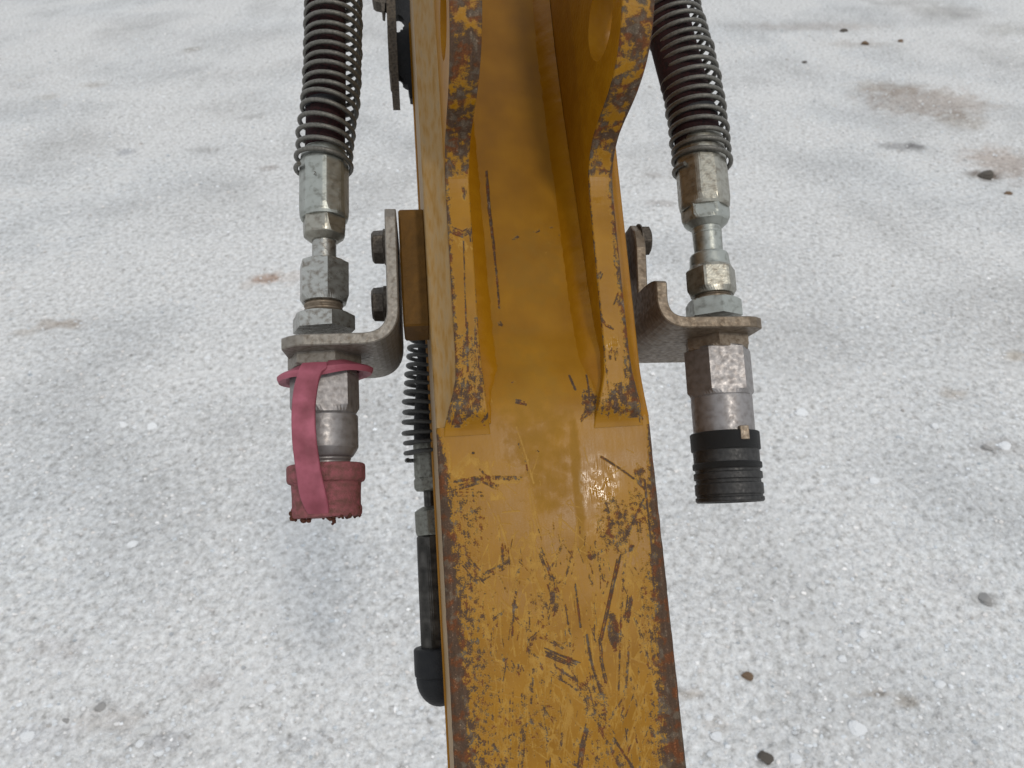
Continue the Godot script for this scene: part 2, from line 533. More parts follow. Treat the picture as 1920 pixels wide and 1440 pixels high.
	for i in 420:
		var x := rng.randf_range(900, 1230)
		var y := rng.randf_range(960, 1440)
		var l := rng.randf_range(12, 110) * (0.4 if i % 3 == 0 else 1.0)
		var a := rng.randfn(0.02, 0.2) if i % 5 else rng.randfn(0.5, 0.5)
		var e := [[x, y], [x + sin(a) * l, y + cos(a) * l]]
		scuff = stroke(scuff, e, rng.randf_range(0.9, 3.4), rng.randf_range(0.45, 0.85))
		if i % 3 == 0:
			wear = stroke(wear, e, rng.randf_range(0.8, 2.0), rng.randf_range(0.5, 0.75))
	for i in 70:
		# wider scrapes, their middles down to rusty steel
		var x := rng.randf_range(880, 1230)
		var y := 1440.0 - 430.0 * pow(rng.randf(), 1.4)
		var a := rng.randfn(0.05, 0.4)
		var l := rng.randf_range(20, 90)
		var e := [[x, y], [x + sin(a) * l * 0.5 + rng.randf_range(-4, 4), y + cos(a) * l * 0.5], [x + sin(a) * l, y + cos(a) * l]]
		var w := rng.randf_range(4, 12)
		scuff = scrape(scuff, e, w, rng.randf_range(0.6, 0.95))
		wear = scrape(wear, e, w * 0.7, rng.randf_range(0.40, 0.66))
	for i in 50:
		var x := rng.randf_range(840, 1200)
		var y := rng.randf_range(830, 1100)
		var a := rng.randf_range(-1.4, 1.4)
		var l := rng.randf_range(10, 70)
		scuff = stroke(scuff, [[x, y], [x + sin(a) * l, y + cos(a) * l]], rng.randf_range(1.0, 2.4), rng.randf_range(0.4, 0.62))
	for s in [[1000, 500, 90, 130, 0.7], [1005, 770, 80, 200, 0.8], [1030, 900, 60, 80, 0.7], [1082, 900, 14, 190, 0.9], [860, 560, 40, 200, 0.35], [985, 640, 60, 60, 0.6], [920, 560, 14, 260, 0.5]]:
		dust = blob(dust, s[0], s[1], s[2], s[3], s[4])

	var low := noise(11, 0.008, 3).get_image(TEX_W, TEX_H).get_data()
	var mid := noise(12, 0.06, 4).get_image(TEX_W, TEX_H).get_data()
	var fine := noise(13, 0.26, 3).get_image(TEX_W, TEX_H).get_data()
	var hue := noise(14, 0.028, 4).get_image(TEX_W, TEX_H).get_data()
	var run_n := noise(15, 0.03, 4)
	run_n.domain_warp_enabled = true
	run_n.domain_warp_amplitude = 18.0
	var warp := run_n.get_image(TEX_W, TEX_H).get_data()
	var grain := noise(16, 0.12, 3).get_image(TEX_W, TEX_H / 8).get_data()
	var rgb := PackedByteArray()
	var rough := PackedByteArray()
	var high := PackedByteArray()
	rgb.resize(TEX_W * TEX_H * 3)
	rough.resize(TEX_W * TEX_H)
	high.resize(TEX_W * TEX_H)
	for y in TEX_H:
		var s := TEX_S1 - y * TEX_MM                    # mm along the arm
		var below := clampf((-22.0 - s) / 8.0, 0.0, 1.0)
		# how far the rust has crept in from the plate's edges, and how dense it is
		var reach_l := along([[-210, 7.0], [-120, 5.5], [-60, 3.6], [-35, 2.4], [-22, 1.6]], s)
		var reach_r := along([[-210, 10.0], [-120, 6.0], [-70, 4.0], [-45, 2.0], [-22, 1.4]], s)
		var top := clampf((s - 122.0) / 8.0, 0.0, 1.0)
		for x in TEX_W:
			var at := y * TEX_W + x
			var mmx := TEX_X0 + x * TEX_MM
			var lo := low[at] / 255.0
			var mi := lerpf(mid[at], warp[at], top * 0.75) / 255.0
			var gy := mini(y / 8, TEX_H / 8 - 2) * TEX_W + x
			var fi := fine[at] / 255.0 * 0.6 + lerpf(grain[gy], grain[gy + TEX_W], (y % 8) / 8.0) / 255.0 * 0.4
			var hu := hue[at] / 255.0
			var wa := warp[at] / 255.0
			var w := wear[at]
			if below > 0.0:
				var dl := mmx + 44.0
				var dr := 80.0 - mmx
				w = maxf(w, below * maxf(1.5 - dl / reach_l * 0.55, 1.5 - dr / reach_r * 0.6))
				w = maxf(w, below * maxf(0.74 - dl / (reach_l * 5.5) * 0.5, 0.62 - dr / (reach_r * 3.0) * 0.5) * (0.45 + 1.1 * clampf((-48.0 - s) / 50.0, 0.0, 0.5)))
			else:
				# the standing edges of the two ears
				var el := absf(mmx + 32.0)
				var er := absf(mmx - 70.0)
				var il := absf(mmx + 17.0)
				var ir := absf(mmx - 55.0)
				if mmx < -14.0:
					w = maxf(w, maxf(1.0 - el * 0.2, 0.62 - il * 0.5))
					w = maxf(w, top * (0.77 + 0.12 * sin(s * 0.13)))
				elif mmx > 52.0:
					w = maxf(w, maxf(1.05 - er * 0.18, 0.75 - ir * 0.5))
					w = maxf(w, top * (0.70 + 0.12 * sin(s * 0.21 + 1.0)))
			var n := w + (mi - 0.5) * lerpf(0.85, 1.15, top) + (fi - 0.5) * lerpf(1.15, 0.5, top) - 0.12 * (1.0 - w)
			var rust := clampf((n - 0.5) * 5.0, 0.0, 0.93) if w > 0.04 else 0.0
			var sb := maxf(scuff[at], below * 0.22 * clampf((-55.0 - s) / 60.0, 0.0, 1.0))
			var sc := clampf((sb + (mi - 0.5) * 0.6 + (wa - 0.5) * 0.5 + (fi - 0.5) * 0.4 - 0.38) * 4.0, 0.0, 1.0) * (1.0 if sb > 0.05 else 0.0)
			if w > 0.2:
				sc = maxf(sc, clampf((n - 0.34) * 5.0, 0.0, 0.85))
			var du := clampf((dust[at] + (wa - 0.5) * 1.1 - 0.25) * 1.3, 0.0, 1.0) * (1.0 if dust[at] > 0.02 else 0.0)
			var r := 0.525 + (lo - 0.5) * 0.07 + (fi - 0.5) * 0.02
			var g := 0.36 + (lo - 0.5) * 0.06 + (fi - 0.5) * 0.02
			var bl := 0.03 + (lo - 0.5) * 0.03
			r = lerpf(r, 0.49, du * 0.5); g = lerpf(g, 0.36, du * 0.5); bl = lerpf(bl, 0.14, du * 0.5)
			var tone := (fi - 0.5) * 0.10 + (wa - 0.5) * 0.12
			r = lerpf(r, 0.585 + tone, sc * 0.75); g = lerpf(g, 0.437 + tone, sc * 0.75); bl = lerpf(bl, 0.185 + tone * 0.8, sc * 0.75)
			if rust > 0.0:
				var red := clampf((hu - 0.50) * 5.0, 0.0, 1.0)
				var grey := clampf((wa - 0.56) * 6.0, 0.0, 1.0)
				var k := 0.75 + (fi - 0.5) * 0.7
				var rr := lerpf(0.27, 0.37, red); var rg := lerpf(0.20, 0.19, red); var rb := lerpf(0.165, 0.09, red)
				rr = lerpf(rr, 0.37, grey * 0.8); rg = lerpf(rg, 0.34, grey * 0.8); rb = lerpf(rb, 0.31, grey * 0.8)
				r = lerpf(r, rr * k + 0.05, rust); g = lerpf(g, rg * k + 0.04, rust); bl = lerpf(bl, rb * k + 0.03, rust)
				if n > 1.0 and fi > 0.74:
					r += 0.12; g += 0.11; bl += 0.10
			rgb[at * 3] = int(clampf(r, 0.0, 1.0) * 255.0)
			rgb[at * 3 + 1] = int(clampf(g, 0.0, 1.0) * 255.0)
			rgb[at * 3 + 2] = int(clampf(bl, 0.0, 1.0) * 255.0)
			var gl := glint[at] * clampf((wa - 0.30) * 4.0, 0.0, 1.0)
			var ro := 0.36 + (lo - 0.5) * 0.10 + (fi - 0.5) * 0.16 + du * 0.25
			ro = lerpf(ro, 0.13, gl)
			ro = lerpf(ro, 0.52, sc * 0.8 * (1.0 - gl))
			ro = lerpf(ro, 0.72, rust)
			rough[at] = int(clampf(ro, 0.0, 1.0) * 255.0)
			var hi := 0.72 + (lo - 0.5) * 0.22 - sc * 0.08 - rust * (0.26 + 0.3 * (fi - 0.5)) + (fi - 0.5) * 0.02 + (mi - 0.5) * 0.05 + gl * (mi - 0.5) * 0.2 + glint[at] * (lerpf(grain[gy], grain[gy + TEX_W], (y % 8) / 8.0) / 255.0 - 0.5) * 0.4
			high[at] = int(clampf(hi, 0.0, 1.0) * 255.0)
	var m := StandardMaterial3D.new()
	m.albedo_texture = ImageTexture.create_from_image(Image.create_from_data(TEX_W, TEX_H, false, Image.FORMAT_RGB8, rgb))
	m.roughness_texture = ImageTexture.create_from_image(Image.create_from_data(TEX_W, TEX_H, false, Image.FORMAT_L8, rough))
	m.roughness = 1.0
	m.metallic_specular = 0.31
	m.heightmap_enabled = true
	m.heightmap_texture = ImageTexture.create_from_image(Image.create_from_data(TEX_W, TEX_H, false, Image.FORMAT_L8, high))
	m.heightmap_scale = 0.05
	return m


func front_uv(x: float, s: float) -> Vector2:
	return Vector2((x * 1000.0 - TEX_X0) / (TEX_W * TEX_MM), (TEX_S1 - s * 1000.0) / (TEX_H * TEX_MM))


func make_materials() -> void:
	M["paint"] = make_front_paint()
	# left flank paint: dusty streaks along the arm, grazing sky light put into its beige
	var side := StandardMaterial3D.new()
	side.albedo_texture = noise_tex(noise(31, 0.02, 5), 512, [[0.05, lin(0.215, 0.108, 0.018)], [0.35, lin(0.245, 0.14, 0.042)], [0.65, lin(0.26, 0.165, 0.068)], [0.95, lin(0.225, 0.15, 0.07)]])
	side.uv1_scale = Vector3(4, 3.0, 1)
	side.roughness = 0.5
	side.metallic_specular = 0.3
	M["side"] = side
	# plain paint
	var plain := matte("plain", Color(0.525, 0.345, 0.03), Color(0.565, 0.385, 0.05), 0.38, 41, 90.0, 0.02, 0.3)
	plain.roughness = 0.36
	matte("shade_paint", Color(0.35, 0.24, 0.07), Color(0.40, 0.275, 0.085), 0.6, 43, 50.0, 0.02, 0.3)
	metal("zinc", Color(0.58, 0.57, 0.53), Color(0.38, 0.35, 0.31), 0.85, 0.36, 51, 34.0, 0.36)
	metal("worn_zinc", Color(0.63, 0.63, 0.61), Color(0.35, 0.31, 0.27), 0.85, 0.30, 52, 34.0, 0.42, 0.03)
	metal("bright_zinc", Color(0.60, 0.61, 0.585), Color(0.33, 0.32, 0.29), 0.85, 0.34, 53, 45.0, 0.28)
	metal("dull_steel", Color(0.53, 0.515, 0.51), Color(0.41, 0.385, 0.37), 0.6, 0.42, 54, 40.0, 0.40)
	metal("brown_steel", Color(0.50, 0.45, 0.39), Color(0.34, 0.28, 0.22), 0.7, 0.45, 55, 26.0, 0.42, 0.03)
	metal("bracket_brown", Color(0.44, 0.39, 0.33), Color(0.30, 0.25, 0.195), 0.6, 0.45, 72, 40.0, 0.40, 0.035)
	metal("bracket", Color(0.50, 0.475, 0.44), Color(0.35, 0.31, 0.265), 0.62, 0.48, 56, 32.0, 0.40, 0.035)
	metal("dark_bolt", Color(0.33, 0.30, 0.265), Color(0.19, 0.165, 0.14), 0.55, 0.5, 57, 18.0, 0.45)
	metal("spring_wire", Color(0.40, 0.39, 0.365), Color(0.25, 0.24, 0.22), 0.55, 0.45, 58, 12.0, 0.40)
	matte("dark_wire", Color(0.16, 0.16, 0.15), Color(0.24, 0.235, 0.22), 0.5, 59, 14.0)
	matte("hose", Color(0.11, 0.085, 0.085), Color(0.22, 0.11, 0.115), 0.8, 61, 14.0, 0.05, 0.3)
	matte("black_hose", Color(0.10, 0.10, 0.105), Color(0.16, 0.155, 0.15), 0.6, 62, 20.0, 0.03, 0.35)
	matte("tape", Color(0.05, 0.055, 0.075), Color(0.09, 0.095, 0.12), 0.5, 63, 12.0)
	matte("rubber", Color(0.075, 0.08, 0.09), Color(0.115, 0.115, 0.12), 0.55, 64, 40.0, 0.02, 0.35)
	matte("red_rubber", Color(0.45, 0.225, 0.26), Color(0.60, 0.33, 0.385), 0.55, 65, 95.0, 0.02, 0.35)
	matte("dirty_red", Color(0.40, 0.27, 0.25), Color(0.55, 0.32, 0.34), 0.75, 66, 26.0, 0.05, 0.25)
	matte("clay", Color(0.30, 0.19, 0.155), Color(0.42, 0.28, 0.23), 0.95, 67, 10.0, 0.1, 0.2)
	metal("black_steel", Color(0.185, 0.18, 0.175), Color(0.10, 0.10, 0.10), 0.35, 0.5, 68, 22.0, 0.4)
	metal("black_tube", Color(0.27, 0.26, 0.245), Color(0.13, 0.125, 0.115), 0.8, 0.32, 69, 60.0, 0.56, 0.02)
	metal("grey_steel", Color(0.46, 0.46, 0.43), Color(0.30, 0.29, 0.26), 0.75, 0.42, 70, 22.0, 0.4)
	metal("rim_steel", Color(0.30, 0.26, 0.21), Color(0.16, 0.135, 0.11), 0.4, 0.6, 71, 20.0, 0.45)
	# diamond knurling: two crossed families of grooves
	var k := Image.create(64, 64, false, Image.FORMAT_L8)
	for y in 64:
		for x in 64:
			var a := absf(fposmod(x + y, 32.0) / 16.0 - 1.0)
			var b := absf(fposmod(x - y, 32.0) / 16.0 - 1.0)
			k.set_pixel(x, y, Color.WHITE * minf(a, b) * 1.6)
	var kn := StandardMaterial3D.new()
	kn.albedo_color = Color(0.15, 0.148, 0.145)
	kn.metallic = 0.3
	kn.roughness = 0.5
	kn.heightmap_enabled = true
	kn.heightmap_texture = ImageTexture.create_from_image(k)
	kn.heightmap_scale = 0.12
	M["knurl"] = kn


# ---------------------------------------------------------------- the ground
func ground_noise_height(n1: FastNoiseLite, n2: FastNoiseLite, x: float, z: float) -> float:
	return n1.get_noise_2d(x, z) * 0.012 + n2.get_noise_2d(x, z) * 0.004


var g1: FastNoiseLite
var g2: FastNoiseLite


func make_ground() -> void:
	g1 = noise(201, 1.6, 3)
	g2 = noise(202, 14.0, 3)
	var tint_n := noise(203, 0.9, 4)
	var tint_f := noise(204, 9.0, 3)
	var tint_m := noise(205, 26.0, 3)
	var cool := noise(206, 0.5, 2)
	var m := StandardMaterial3D.new()
	m.vertex_color_use_as_albedo = true
	m.albedo_texture = noise_tex(gritty(211, 0.05, 5, 0.72), 1024, [[0.0, lin(0.27, 0.262, 0.25)], [0.25, lin(0.475, 0.468, 0.456)], [0.5, lin(0.60, 0.597, 0.588)], [0.76, lin(0.69, 0.69, 0.685)], [1.0, lin(0.88, 0.882, 0.882)]])
	m.uv1_scale = Vector3(0.62, 0.62, 1)
	m.detail_enabled = true
	m.detail_blend_mode = BaseMaterial3D.BLEND_MODE_MUL
	m.detail_uv_layer = BaseMaterial3D.DETAIL_UV_2
	m.detail_albedo = noise_tex(gritty(212, 0.05, 4, 0.6), 1024, [[0.0, lin(0.50, 0.49, 0.475)], [0.18, lin(0.72, 0.71, 0.70)], [0.32, lin(0.94, 0.937, 0.932)], [0.5, lin(1, 1, 1)], [1.0, lin(1, 1, 1)]])
	m.uv2_scale = Vector3(0.43, 0.43, 1)
	m.roughness = 0.95
	m.metallic_specular = 0.2
	m.heightmap_enabled = true
	m.heightmap_texture = noise_tex(gritty(213, 0.03, 6, 0.65), 1024, [])
	m.heightmap_scale = 1.3
	# patches of brown mud, wheel marks, damp spots: where the photograph has them
	var patches := []
	for p in [[1735, 190, 110, 26, 0.70, 0.63, 0.58, 0.9], [1660, 165, 60, 12, 0.80, 0.74, 0.68, 0.7], [1800, 225, 40, 14, 0.62, 0.55, 0.48, 0.6], [1885, 305, 70, 26, 0.68, 0.60, 0.55, 0.9], [1845, 330, 32, 9, 0.32, 0.27, 0.23, 0.9], [1685, 275, 42, 7, 0.50, 0.49, 0.49, 0.8], [1720, 277, 16, 8, 0.45, 0.44, 0.44, 0.7],
		[1520, 50, 120, 7, 0.80, 0.75, 0.72, 0.7], [1600, 82, 60, 6, 0.70, 0.65, 0.6, 0.6], [1780, 22, 90, 9, 0.72, 0.71, 0.70, 0.8], [1890, 55, 60, 11, 0.70, 0.69, 0.67, 0.8], [1700, 5, 70, 6, 0.75, 0.74, 0.73, 0.7],
		[500, 525, 24, 10, 0.62, 0.49, 0.42, 0.95], [540, 520, 36, 14, 0.80, 0.74, 0.70, 0.7], [470, 530, 16, 18, 0.82, 0.76, 0.72, 0.6], [133, 606, 26, 8, 0.68, 0.61, 0.55, 0.9], [88, 608, 18, 9, 0.74, 0.68, 0.63, 0.8], [45, 625, 24, 6, 0.78, 0.73, 0.68, 0.7],
		[175, 160, 22, 5, 0.68, 0.63, 0.58, 0.8], [90, 182, 14, 4, 0.78, 0.74, 0.69, 0.7], [360, 94, 14, 4, 0.62, 0.58, 0.53, 0.8], [236, 284, 18, 6, 0.62, 0.63, 0.66, 0.8], [380, 282, 30, 6, 0.70, 0.69, 0.68, 0.7], [505, 315, 18, 5, 0.66, 0.62, 0.60, 0.8], [470, 220, 22, 5, 0.72, 0.71, 0.70, 0.7],
		[1235, 383, 36, 7, 0.66, 0.63, 0.61, 0.85], [1225, 330, 20, 6, 0.78, 0.75, 0.73, 0.7], [1292, 1302, 28, 12, 0.70, 0.64, 0.58, 0.8], [1340, 1360, 30, 14, 0.78, 0.74, 0.7, 0.7], [1640, 1298, 40, 6, 0.62, 0.55, 0.48, 0.8], [1700, 1315, 24, 10, 0.66, 0.60, 0.53, 0.8], [1850, 1120, 30, 12, 0.62, 0.60, 0.58, 0.7], [1790, 735, 22, 10, 0.72, 0.66, 0.6, 0.8], [1780, 1090, 50, 16, 0.75, 0.73, 0.72, 0.6],
		[1880, 840, 60, 14, 0.74, 0.71, 0.69, 0.7], [1905, 670, 26, 8, 0.78, 0.70, 0.60, 0.7], [310, 1390, 40, 18, 0.72, 0.72, 0.74, 0.7], [200, 1350, 60, 24, 0.80, 0.76, 0.73, 0.6], [560, 1390, 60, 20, 0.78, 0.79, 0.81, 0.6], [100, 1220, 60, 20, 0.82, 0.79, 0.78, 0.6], [390, 1280, 40, 14, 0.72, 0.69, 0.68, 0.7], [60, 1385, 70, 30, 0.80, 0.80, 0.82, 0.6]]:
		var c := ground_at(p[0], p[1])
		var ex := ground_at(p[0] + p[2], p[1]) - c
		var ez := ground_at(p[0], p[1] - p[3]) - c
		patches.append([c.x, c.z, ex.length(), ez.length(), Vector3(p[4], p[5], p[6]), p[7]])
	var xs := PackedFloat32Array()
	var zs := PackedFloat32Array()
	for dim in 2:
		var lo := -1.4 if dim == 0 else -3.7
		var hi := 1.4 if dim == 0 else -0.45
		var list := []
		var s := 0.0105
		var at := lo
		while at < hi:
			list.append(at)
			at += s
		var step := s
		while at < 130.0:
			list.append(at)
			step *= 1.024
			at += step
		step = s
		at = lo
		while at > -130.0:
			step *= 1.024
			at -= step
			list.push_front(at)
		if dim == 0: xs = PackedFloat32Array(list)
		else: zs = PackedFloat32Array(list)
	var v := PackedVector3Array()
	var nn := PackedVector3Array()
	var uv := PackedVector2Array()
	var col := PackedColorArray()
	var idx := PackedInt32Array()
	var nx := xs.size()
	var nz := zs.size()
	v.resize(nx * nz); nn.resize(nx * nz); uv.resize(nx * nz); col.resize(nx * nz)
	var band := []
	for j in nz:
		var z := zs[j]
		band.clear()
		for p in patches:
			if absf(z - p[1]) < p[3] * 2.2:
				band.append(p)
		for i in nx:
			var x := xs[i]
			var k := j * nx + i
			v[k] = Vector3(x, ground_noise_height(g1, g2, x, z), z)
			uv[k] = Vector2(x, z)
			var t := 0.95 + tint_n.get_noise_2d(x, z) * 0.26 + tint_m.get_noise_2d(x, z) * 0.12
			var b := 1.012 + cool.get_noise_2d(x, z) * 0.03
			var c := Vector3(t, t * (0.5 + 0.5 * b), t * b)
			if band:
				var rag := tint_f.get_noise_2d(x, z) * 0.55
				for p in band:
					var q := Vector2((x - p[0]) / p[2], (z - p[1]) / p[3]).length() + rag
					if q < 1.3:
						c = c.lerp(c * p[4], p[5] * clampf((1.3 - q) / 0.7, 0.0, 1.0))
			col[k] = Color(c.x, c.y, c.z)
	for j in nz:
		for i in nx:
			var k := j * nx + i
			var a := v[j * nx + mini(i + 1, nx - 1)] - v[j * nx + maxi(i - 1, 0)]
			var b := v[mini(j + 1, nz - 1) * nx + i] - v[maxi(j - 1, 0) * nx + i]
			nn[k] = b.cross(a).normalized()
	idx.resize((nx - 1) * (nz - 1) * 6)
	var o := 0
	for j in nz - 1:
		for i in nx - 1:
			var a := j * nx + i
			idx[o] = a; idx[o + 1] = a + 1; idx[o + 2] = a + nx
			idx[o + 3] = a + 1; idx[o + 4] = a + nx + 1; idx[o + 5] = a + nx
			o += 6
	var arr := []
	arr.resize(Mesh.ARRAY_MAX)
	arr[Mesh.ARRAY_VERTEX] = v
	arr[Mesh.ARRAY_NORMAL] = nn
	arr[Mesh.ARRAY_TEX_UV] = uv
	arr[Mesh.ARRAY_TEX_UV2] = uv
	arr[Mesh.ARRAY_COLOR] = col
	arr[Mesh.ARRAY_INDEX] = idx
	var me := ArrayMesh.new()
	me.add_surface_from_arrays(Mesh.PRIMITIVE_TRIANGLES, arr)
	var g := MeshInstance3D.new()
	g.name = "ground"
	g.mesh = me
	g.material_override = m
	g.set_meta("kind", "structure")
	g.set_meta("label", "pale crushed limestone ground with fine grit and brown muddy patches")
	add_child(g)


# a broken stone: a ball with flattened, jittered faces; radius 1
func stone_mesh(seed_: int, rings := 5, segs := 8, squash := 0.7, smooth := false) -> ArrayMesh:
	var r := RandomNumberGenerator.new()
	r.seed = seed_
	var cuts := []
	for i in 7:
		cuts.append([Vector3(r.randfn(), r.randfn() * 0.8, r.randfn()).normalized(), r.randf_range(0.42, 0.78)])
	var grid := []
	for i in rings + 1:
		var row := []
		for j in segs:
			var th := PI * i / rings
			var ph := TAU * j / segs + (0.5 if i % 2 else 0.0)
			var p := Vector3(sin(th) * cos(ph), cos(th), sin(th) * sin(ph)) * r.randf_range(0.93, 1.05)
			if i == 0 or i == rings:
				p = Vector3(0, cos(th), 0)
			for c in cuts:
				var over: float = p.dot(c[0]) - c[1]
				if over > 0.0:
					p -= c[0] * over
			p.y *= squash
			row.append(p)
		grid.append(row)
	var b := Mb.new()
	for i in rings:
		for j in segs:
			var p := [grid[i][j], grid[i][(j + 1) % segs], grid[i + 1][(j + 1) % segs], grid[i + 1][j]]
			if smooth:
				b.squad(p, [p[0].normalized(), p[1].normalized(), p[2].normalized(), p[3].normalized()], [Vector2.ZERO, Vector2.ZERO, Vector2.ZERO, Vector2.ZERO])
			else:
				b.quad(p[0], p[1], p[2], p[3], p[0] + p[1] + p[2] + p[3])
	return b.mesh()


func make_gravel() -> void:
	var m := StandardMaterial3D.new()
	m.vertex_color_use_as_albedo = true
	m.roughness = 0.92
	m.metallic_specular = 0.2
	for kind in 4:
		var mm := MultiMesh.new()
		mm.transform_format = MultiMesh.TRANSFORM_3D
		mm.use_colors = true
		mm.mesh = stone_mesh(300 + kind, 3, 6, 0.75)
		var count := 26000
		mm.instance_count = count
		for i in count:
			var d := 0.45 + pow(rng.randf(), 1.5) * 7.0
			var x := rng.randf_range(-1.0, 1.0) * (0.75 + d * 0.78)
			var z := -d
			var big := pow(rng.randf(), 7.0)
			var s := (0.0013 + 0.0072 * big) * (1.0 + d * 0.08)
			var bas := Basis(Vector3(rng.randf(), rng.randf(), rng.randf()).normalized(), rng.randf() * TAU).scaled(Vector3(s * rng.randf_range(0.8, 1.5), s * rng.randf_range(0.6, 1.0), s))
			mm.set_instance_transform(i, Transform3D(bas, Vector3(x, ground_noise_height(g1, g2, x, z) + s * rng.randf_range(-0.4, 0.3), z)))
			var t := 0.52 + rng.randf() * 0.20
			var q := rng.randf()
			if q < 0.08: t = rng.randf_range(0.34, 0.5)
			if q > 0.95: t = rng.randf_range(0.72, 0.86)
			var warm := rng.randf_range(-0.03, 0.03)
			mm.set_instance_color(i, Color(t + warm, t, t - warm * 0.9))
		var o := MultiMeshInstance3D.new()
		o.name = numbered("gravel")
		o.multimesh = mm
		o.material_override = m
		o.set_meta("kind", "stuff")
		o.set_meta("label", "fine broken limestone chips scattered over the pale ground")
		o.set_meta("category", "gravel")
		o.set_meta("group", "limestone chips on the ground")
		add_child(o)


func make_stones() -> void:
	var tones := {"white": lin(0.82, 0.83, 0.84), "pale": lin(0.66, 0.66, 0.65), "grey": lin(0.33, 0.32, 0.31), "dark": lin(0.10, 0.088, 0.075), "brown": lin(0.17, 0.115, 0.075)}
	var mats := {}
	for k in tones:
		mats[k] = matte("stone_" + k, tones[k].darkened(0.12), tones[k].lightened(0.06), 0.9, 400 + mats.size() * 11, 18.0, 0.06, 0.2)
	var at := 0
	for s in [
		[1606, 1366, 15, "white", "rounded white pebble, largest pale stone right of the arm's lower end"], [1434, 1424, 15, "dark", "dark angular stone at the bottom edge right of the arm"],
		[1400, 1270, 10, "brown", "small brown stone right of the arm, above the dark angular stone"], [1618, 1189, 10, "white", "white chip straight above the largest white pebble"],
		[1581, 1236, 8, "white", "small white pebble between the upper white chip and the large white pebble"], [1850, 1124, 14, "grey", "grey half-buried stone near the right edge of the photo"],
		[1762, 1283, 9, "white", "slanted white chip on the right, left of the right edge, below the grey stone"], [1521, 1100, 9, "pale", "pale chip with a dark shaded side, right of the coupler's lower end"],
		[1490, 1424, 11, "white", "white stone beside the dark angular stone at the bottom edge"], [1846, 330, 15, "dark", "dark clod on the brown mud patch at upper right"],
		[1582, 60, 6, "dark", "tiny dark clod, left of the two far clods at upper right"], [1622, 82, 7, "brown", "brown clod between two dark specks at upper right"], [1690, 77, 5, "brown", "small brown clod, rightmost of the far ones at upper right"],
		[1507, 118, 5, "dark", "dark speck of a clod alone right of the upper right hose"], [1890, 365, 6, "brown", "small brown clod under the muddy patch at the right edge"],
		[1502, 775, 11, "white", "pale flat stone right of the black coupler sleeve"], [1638, 902, 9, "white", "white pebble with shadow right of the black coupler's end"], [1753, 800, 9, "white", "long white chip in the right half beside a dark pit"],
		[1885, 838, 10, "white", "white angular stone near the right edge at mid height"], [1850, 842, 9, "grey", "grey stone just left of the white angular stone at the right edge"],
		[54, 1381, 11, "white", "round white pebble at lower left"], [248, 1021, 10, "white", "white flat stone left of the red dust cap"], [265, 1395, 8, "white", "white pebble at the bottom, leftmost of a close pair"],
		[297, 1413, 8, "white", "white pebble at the bottom, rightmost of a close pair"], [217, 980, 7, "white", "small bright chip above the white flat stone at left"], [60, 1224, 7, "pale", "pale chip above left of the round white pebble"], [98, 1276, 8, "pale", "pale long chip at left, below another pale chip"],
		[188, 1326, 9, "grey", "grey stone with a white top at lower left"], [272, 1370, 9, "pale", "pale flat stone above the close pair of white pebbles"], [508, 1292, 9, "white", "white chip in a grey hollow left of the black rubber cap"], [300, 1308, 7, "pale", "pale pebble left of the chip in the grey hollow"],
		[57, 1222, 6, "white", "tiny white chip touching the pale chip at far left"], [125, 1352, 6, "grey", "small grey chip right of the round white pebble"], [512, 1385, 8, "white", "white stone among grit at the bottom, left of the arm"], [555, 1402, 7, "pale", "pale chip next to the white stone among grit"],
		[390, 670, 7, "white", "small white chip left of the bracket tip"], [280, 690, 8, "white", "white streaky chip far left of the bracket tip"], [232, 797, 10, "white", "pale flat stone left of the red strap, left of a pair"], [285, 800, 9, "white", "pale flat stone left of the red strap, right of a pair"],
		[207, 831, 8, "pale", "pale stone under the pair of flat stones"], [1325, 1192, 8, "white", "white pebble just right of the arm's lower half"], [1348, 1205, 7, "pale", "pale pebble touching a white one right of the arm"], [1330, 1345, 8, "white", "white pebble close to the arm's right edge near the bottom"], [1345, 1380, 12, "white", "flat white stone near the arm's right edge at the bottom"]]:
		var p := ground_at(s[0], s[1])
		var r: float = s[2] * (p - cam_t.origin).length() / F * 1.0
		p.y = ground_noise_height(g1, g2, p.x, p.z) + r * 0.12
		var o := MeshInstance3D.new()
		o.name = numbered("stone")
		o.mesh = stone_mesh(500 + at, 7, 11, 0.62)
		o.material_override = mats[s[3]]
		o.transform = Transform3D(Basis(Vector3.UP, at * 1.7).scaled(Vector3(r * 1.12, r, r * 0.9)), p)
		o.set_meta("label", s[4])
		o.set_meta("category", "stone")
		o.set_meta("group", "loose stones on the ground")
		add_child(o)
		at += 1


# ---------------------------------------------------------------- the arm
const FLOOR := [[-400, 6.0], [-24, 6.0], [-16, 6.2], [-8, 7.0], [0, 9.0], [8, 12.6], [16, 17.0], [35, 25.5], [68, 33.0], [102, 38.0], [137, 44.0], [190, 54.0], [246, 62.0], [285, 64.0], [400, 66.0]]
const EAR := [[-27, -6.5], [-23.5, -6.0], [-21, -5.0], [-19, -3.6], [-17, -1.9], [-15.5, -0.7], [-12, 0.0], [60, 0.0], [110, 0.4], [125, 2.0], [133, 6.5], [139, 12.5], [143.5, 19.5], [146.5, 29.0], [149, 39.5], [151.5, 48.0], [155, 56.0], [160, 64.0], [166, 70.0], [173, 75.0], [184, 80.0], [200, 86.0], [230, 93.0], [270, 97.0], [330, 99.0]]


